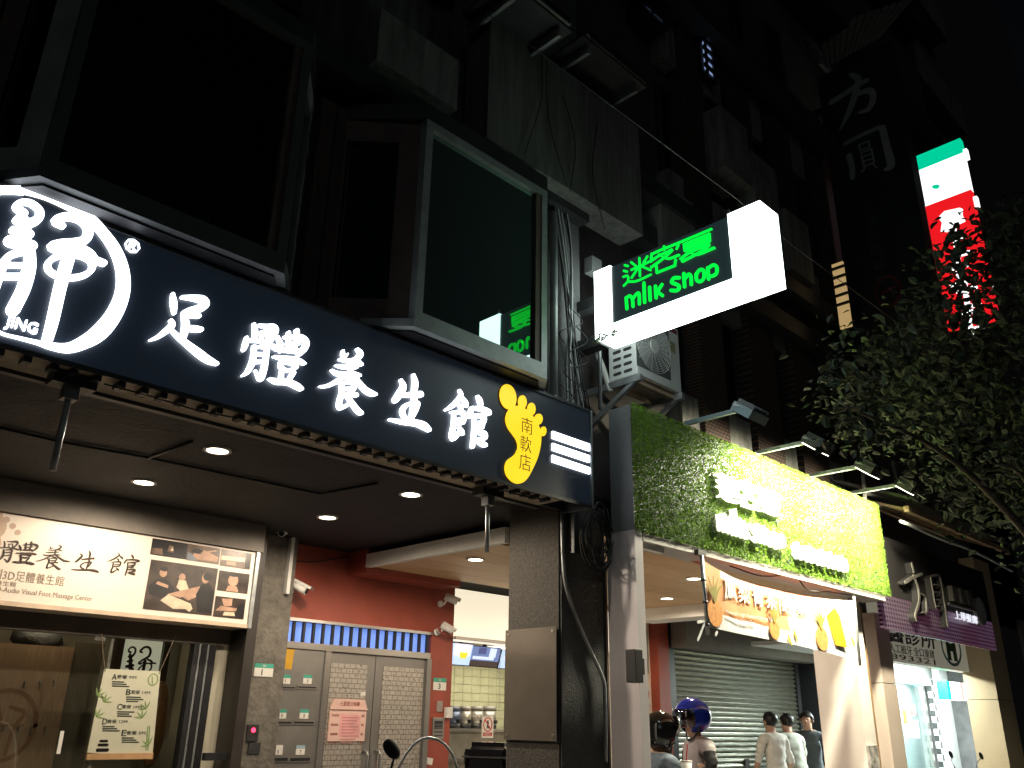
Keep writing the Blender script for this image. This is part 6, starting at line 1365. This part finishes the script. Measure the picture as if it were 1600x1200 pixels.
cup = T('drink_cup', 'white paper drink cup with a red straw held by the rider in the black helmet', 'cup', cp)
M('cup', *cylv(cp, cp+Vector((0, 0, .13)), .034, 16, .045), white, cup, smooth=True); cyl('lid', cp+Vector((0, 0, .1302)), cp+Vector((0, 0, .14)), .047, plastic, cup, 16); cyl('straw', cp+Vector((0, 0, .14)), cp+Vector((.03, 0, .26)), .005, pm('red_straw', (.6, .03, .03), .4), cup, 8)
# three by the shutter
wsh = pm('white_shirt', (.80, .78, .72), .85, var=.1, scale=6, bump=.25, bscale=12)
for (px, py, Y, face, lab, sm, lean_, hdv, arms) in (
    (1207, 1114, 6.05, 75, 'person in loose white shirt with rolled sleeves standing with back turned at the shutter', wsh, .03, (-.02, .0), (((-.07, .03, -.27), (-.06, .14, -.45)), ((.07, -.02, -.28), (.1, .08, -.5)))),
    (1243, 1116, 6.1, 70, 'person in pale green-white shirt leaning between two others by the shutter', pm('pale_green_shirt', (.68, .72, .62), .85, var=.1, bump=.25, bscale=12), .16, (.03, .06), (((-.07, .05, -.27), (-.02, .2, -.42)), ((.07, .05, -.27), (.08, .2, -.42)))),
    (1262, 1113, 6.35, 200, 'person in dark grey shirt with head bowed beside the white pillar', pm('grey_shirt', (.10, .12, .13), .85), .12, (0, .09), (((-.07, .05, -.27), (-.02, .2, -.4)), ((.07, .05, -.27), (.02, .2, -.4))))):
    p = PY(px, py, Y)
    t, body, hd, fd, k = person(p.x, p.y, face, p.z+.0, lab, sm, sm, pm('black_trousers', (.015, .015, .018), .8), arms[0], arms[1], hdv, lean_, 1.02 if sm is wsh else .8, 'people waiting at the roller shutter')
    hair(hd, fd, k, body)
# ================================================================ scooters
def scooter(x, y, face, label, col, group, shield=True, box_m=None, zoff=-.12):
    t = T('scooter', label, 'scooter', (x, y, zoff), group)
    f = Vector((math.cos(R(face)), math.sin(R(face)), 0)); r = Vector((f.y, -f.x, 0)); B = Vector((x, y, zoff))
    L = lambda a, b, c: B+r*a+f*b+Vector((0, 0, c))
    for b in (-.6, .62):
        V, F = tubev([L(0, b+.2*math.cos(R(15*i)), .25+.2*math.sin(R(15*i))) for i in range(24)], .05, 8, True); wh = M('wheel', V, F, rubber, t, smooth=True); cyl('rim', L(-.03, b, .25), L(.03, b, .25), .14, galv, wh, 16)
    def hull(n, prof, hw, m_):                    # lengthwise profile extruded sideways
        return prism(n, [L(-hw, b, c) for b, c in prof], r*2*hw, m_, t)
    hull('body', [(-.75, .55), (-.7, .78), (-.1, .76), (.0, .45), (.3, .32), (.3, .25), (-.3, .25), (-.55, .35)], .15, col)
    hull('seat', [(-.72, .79), (-.68, .86), (-.3, .85), (-.06, .80), (-.1, .77)], .13, black)
    hull('front_shield', [(.28, .26), (.36, .26), (.46, .6), (.40, 1.0), (.33, 1.02), (.34, .6)], .19, col)
    hull('mudguard', [(.45, .5), (.62, .56), (.85, .45), (.83, .41), (.62, .5), (.47, .45)], .06, col)
    M('fork', *cylv(L(0, .62, .25), L(0, .36, 1.02), .03, 8), dkgrey, t, smooth=True); box_c = L(0, .45, .98)
    ell('headlight', L(0, .44, .93), .09, .06, .07, plastic, t)
    tube('handlebar', [L(-.33, .22, 1.06), L(-.2, .3, 1.05), L(0, .35, 1.04), L(.2, .3, 1.05), L(.33, .22, 1.06)], .016, black, t)
    for s in (-1, 1):
        mz = MZ if s < 0 else min(MZ, 1.22); mx = MX
        st = tube('mirror_stem', [L(s*.22, .3, 1.06), L(s*(mx+.22)/2, .31, (mz+1.06)/2), L(s*(mx-.02), .28, mz-.03)], .006, black, t)
        V, F = ellv((0, 0, 0), .012, .055, .034, 14, 8, Matrix((f, r, Vector((0, 0, 1)))).transposed() @ Matrix.Rotation(R(-42), 3, 'X')); M('mirror', [v+L(s*mx, .275, mz) for v in V], F, black, t, smooth=True)
    if shield:
        V, F = [], []; nn = 14
        for j in range(9):
            for i in range(nn+1):
                a_ = math.pi*i/nn; wv = math.cos(a_); hh = math.sin(a_)**.55
                s_ = j/8; V.append(L(-.23*wv*(1-.12*s_), .42-.13*s_*hh-.06*abs(wv), 1.0+(SHH*s_)*hh))
        F = [(j*(nn+1)+i, j*(nn+1)+i+1, (j+1)*(nn+1)+i+1, (j+1)*(nn+1)+i) for j in range(8) for i in range(nn)]
        w_ = M('windscreen', V, F, glass('clear_screen', (.96, .97, .97), .02), t, smooth=True, fix=False)
        M('screen_rim', *tubev([V[8*(nn+1)+i] for i in range(nn+1)], .007, 6), pm('white_rim', (.85, .85, .85), .3), w_, smooth=True)
        for s in (-1, 1): cyl('screen_bolt', L(s*.12, .36, 1.12), L(s*.12, .34, 1.12), .014, dkgrey, w_, 10)
    if box_m:
        o = prism('top_box', [L(-.2, -.86, 1.02), L(.2, -.86, 1.02), L(.2, -.5, 1.02), L(-.2, -.5, 1.02)], (0, 0, .34), box_m, t)
        b = bmesh.new(); b.from_mesh(o.data); bmesh.ops.bevel(b, geom=b.edges[:], offset=.05, segments=3, affect='EDGES'); b.to_mesh(o.data); b.free()
        prism('box_lid_rim', [L(-.205, -.865, 1.25), L(.205, -.865, 1.25), L(.205, -.495, 1.25), L(-.205, -.495, 1.25)], (0, 0, .012), dkgrey, t)
        for s in (-1, 1): prism('box_latch', [L(s*.1-.03, -.875, 1.2), L(s*.1+.03, -.875, 1.2), L(s*.1+.03, -.866, 1.2), L(s*.1-.03, -.866, 1.2)], (0, 0, .09), dkgrey, t)
    return t
SHH, MZ, MX = .55, 1.50, .20
p = PZ(655, 1060, 1.46); q = EYE+ray(655, 1060)*4.2
scooter(q.x-.02, q.y-.35, 82, 'scooter with a clear windscreen parked before the steel doors', pm('scooter_silver', (.3, .3, .32), .3, .5), 'scooters parked along the arcade')
MZ, MX = 1.24, .34
q = EYE+ray(772, 1165)*6.7
scooter(q.x+.34, q.y-.58, -60, 'scooter with a black top box parked beside the arcade column', pm('scooter_black', (.02, .02, .02), .25), 'scooters parked along the arcade', False, gl_blk, 0)
q = EYE+ray(1262, 1150)*7.2
scooter(q.x+.1, q.y-.28, 75, 'red scooter whose mirror shows before the white pillar', pm('scooter_red', (.5, .02, .03), .25), 'scooters parked along the arcade', False)
q = EYE+ray(1512, 1150)*10.5
scooter(q.x, q.y-.2, 80, 'dark scooter parked before the clinic entrance', pm('scooter_dark', (.04, .04, .05), .3), 'scooters parked along the arcade', False, None, 0)
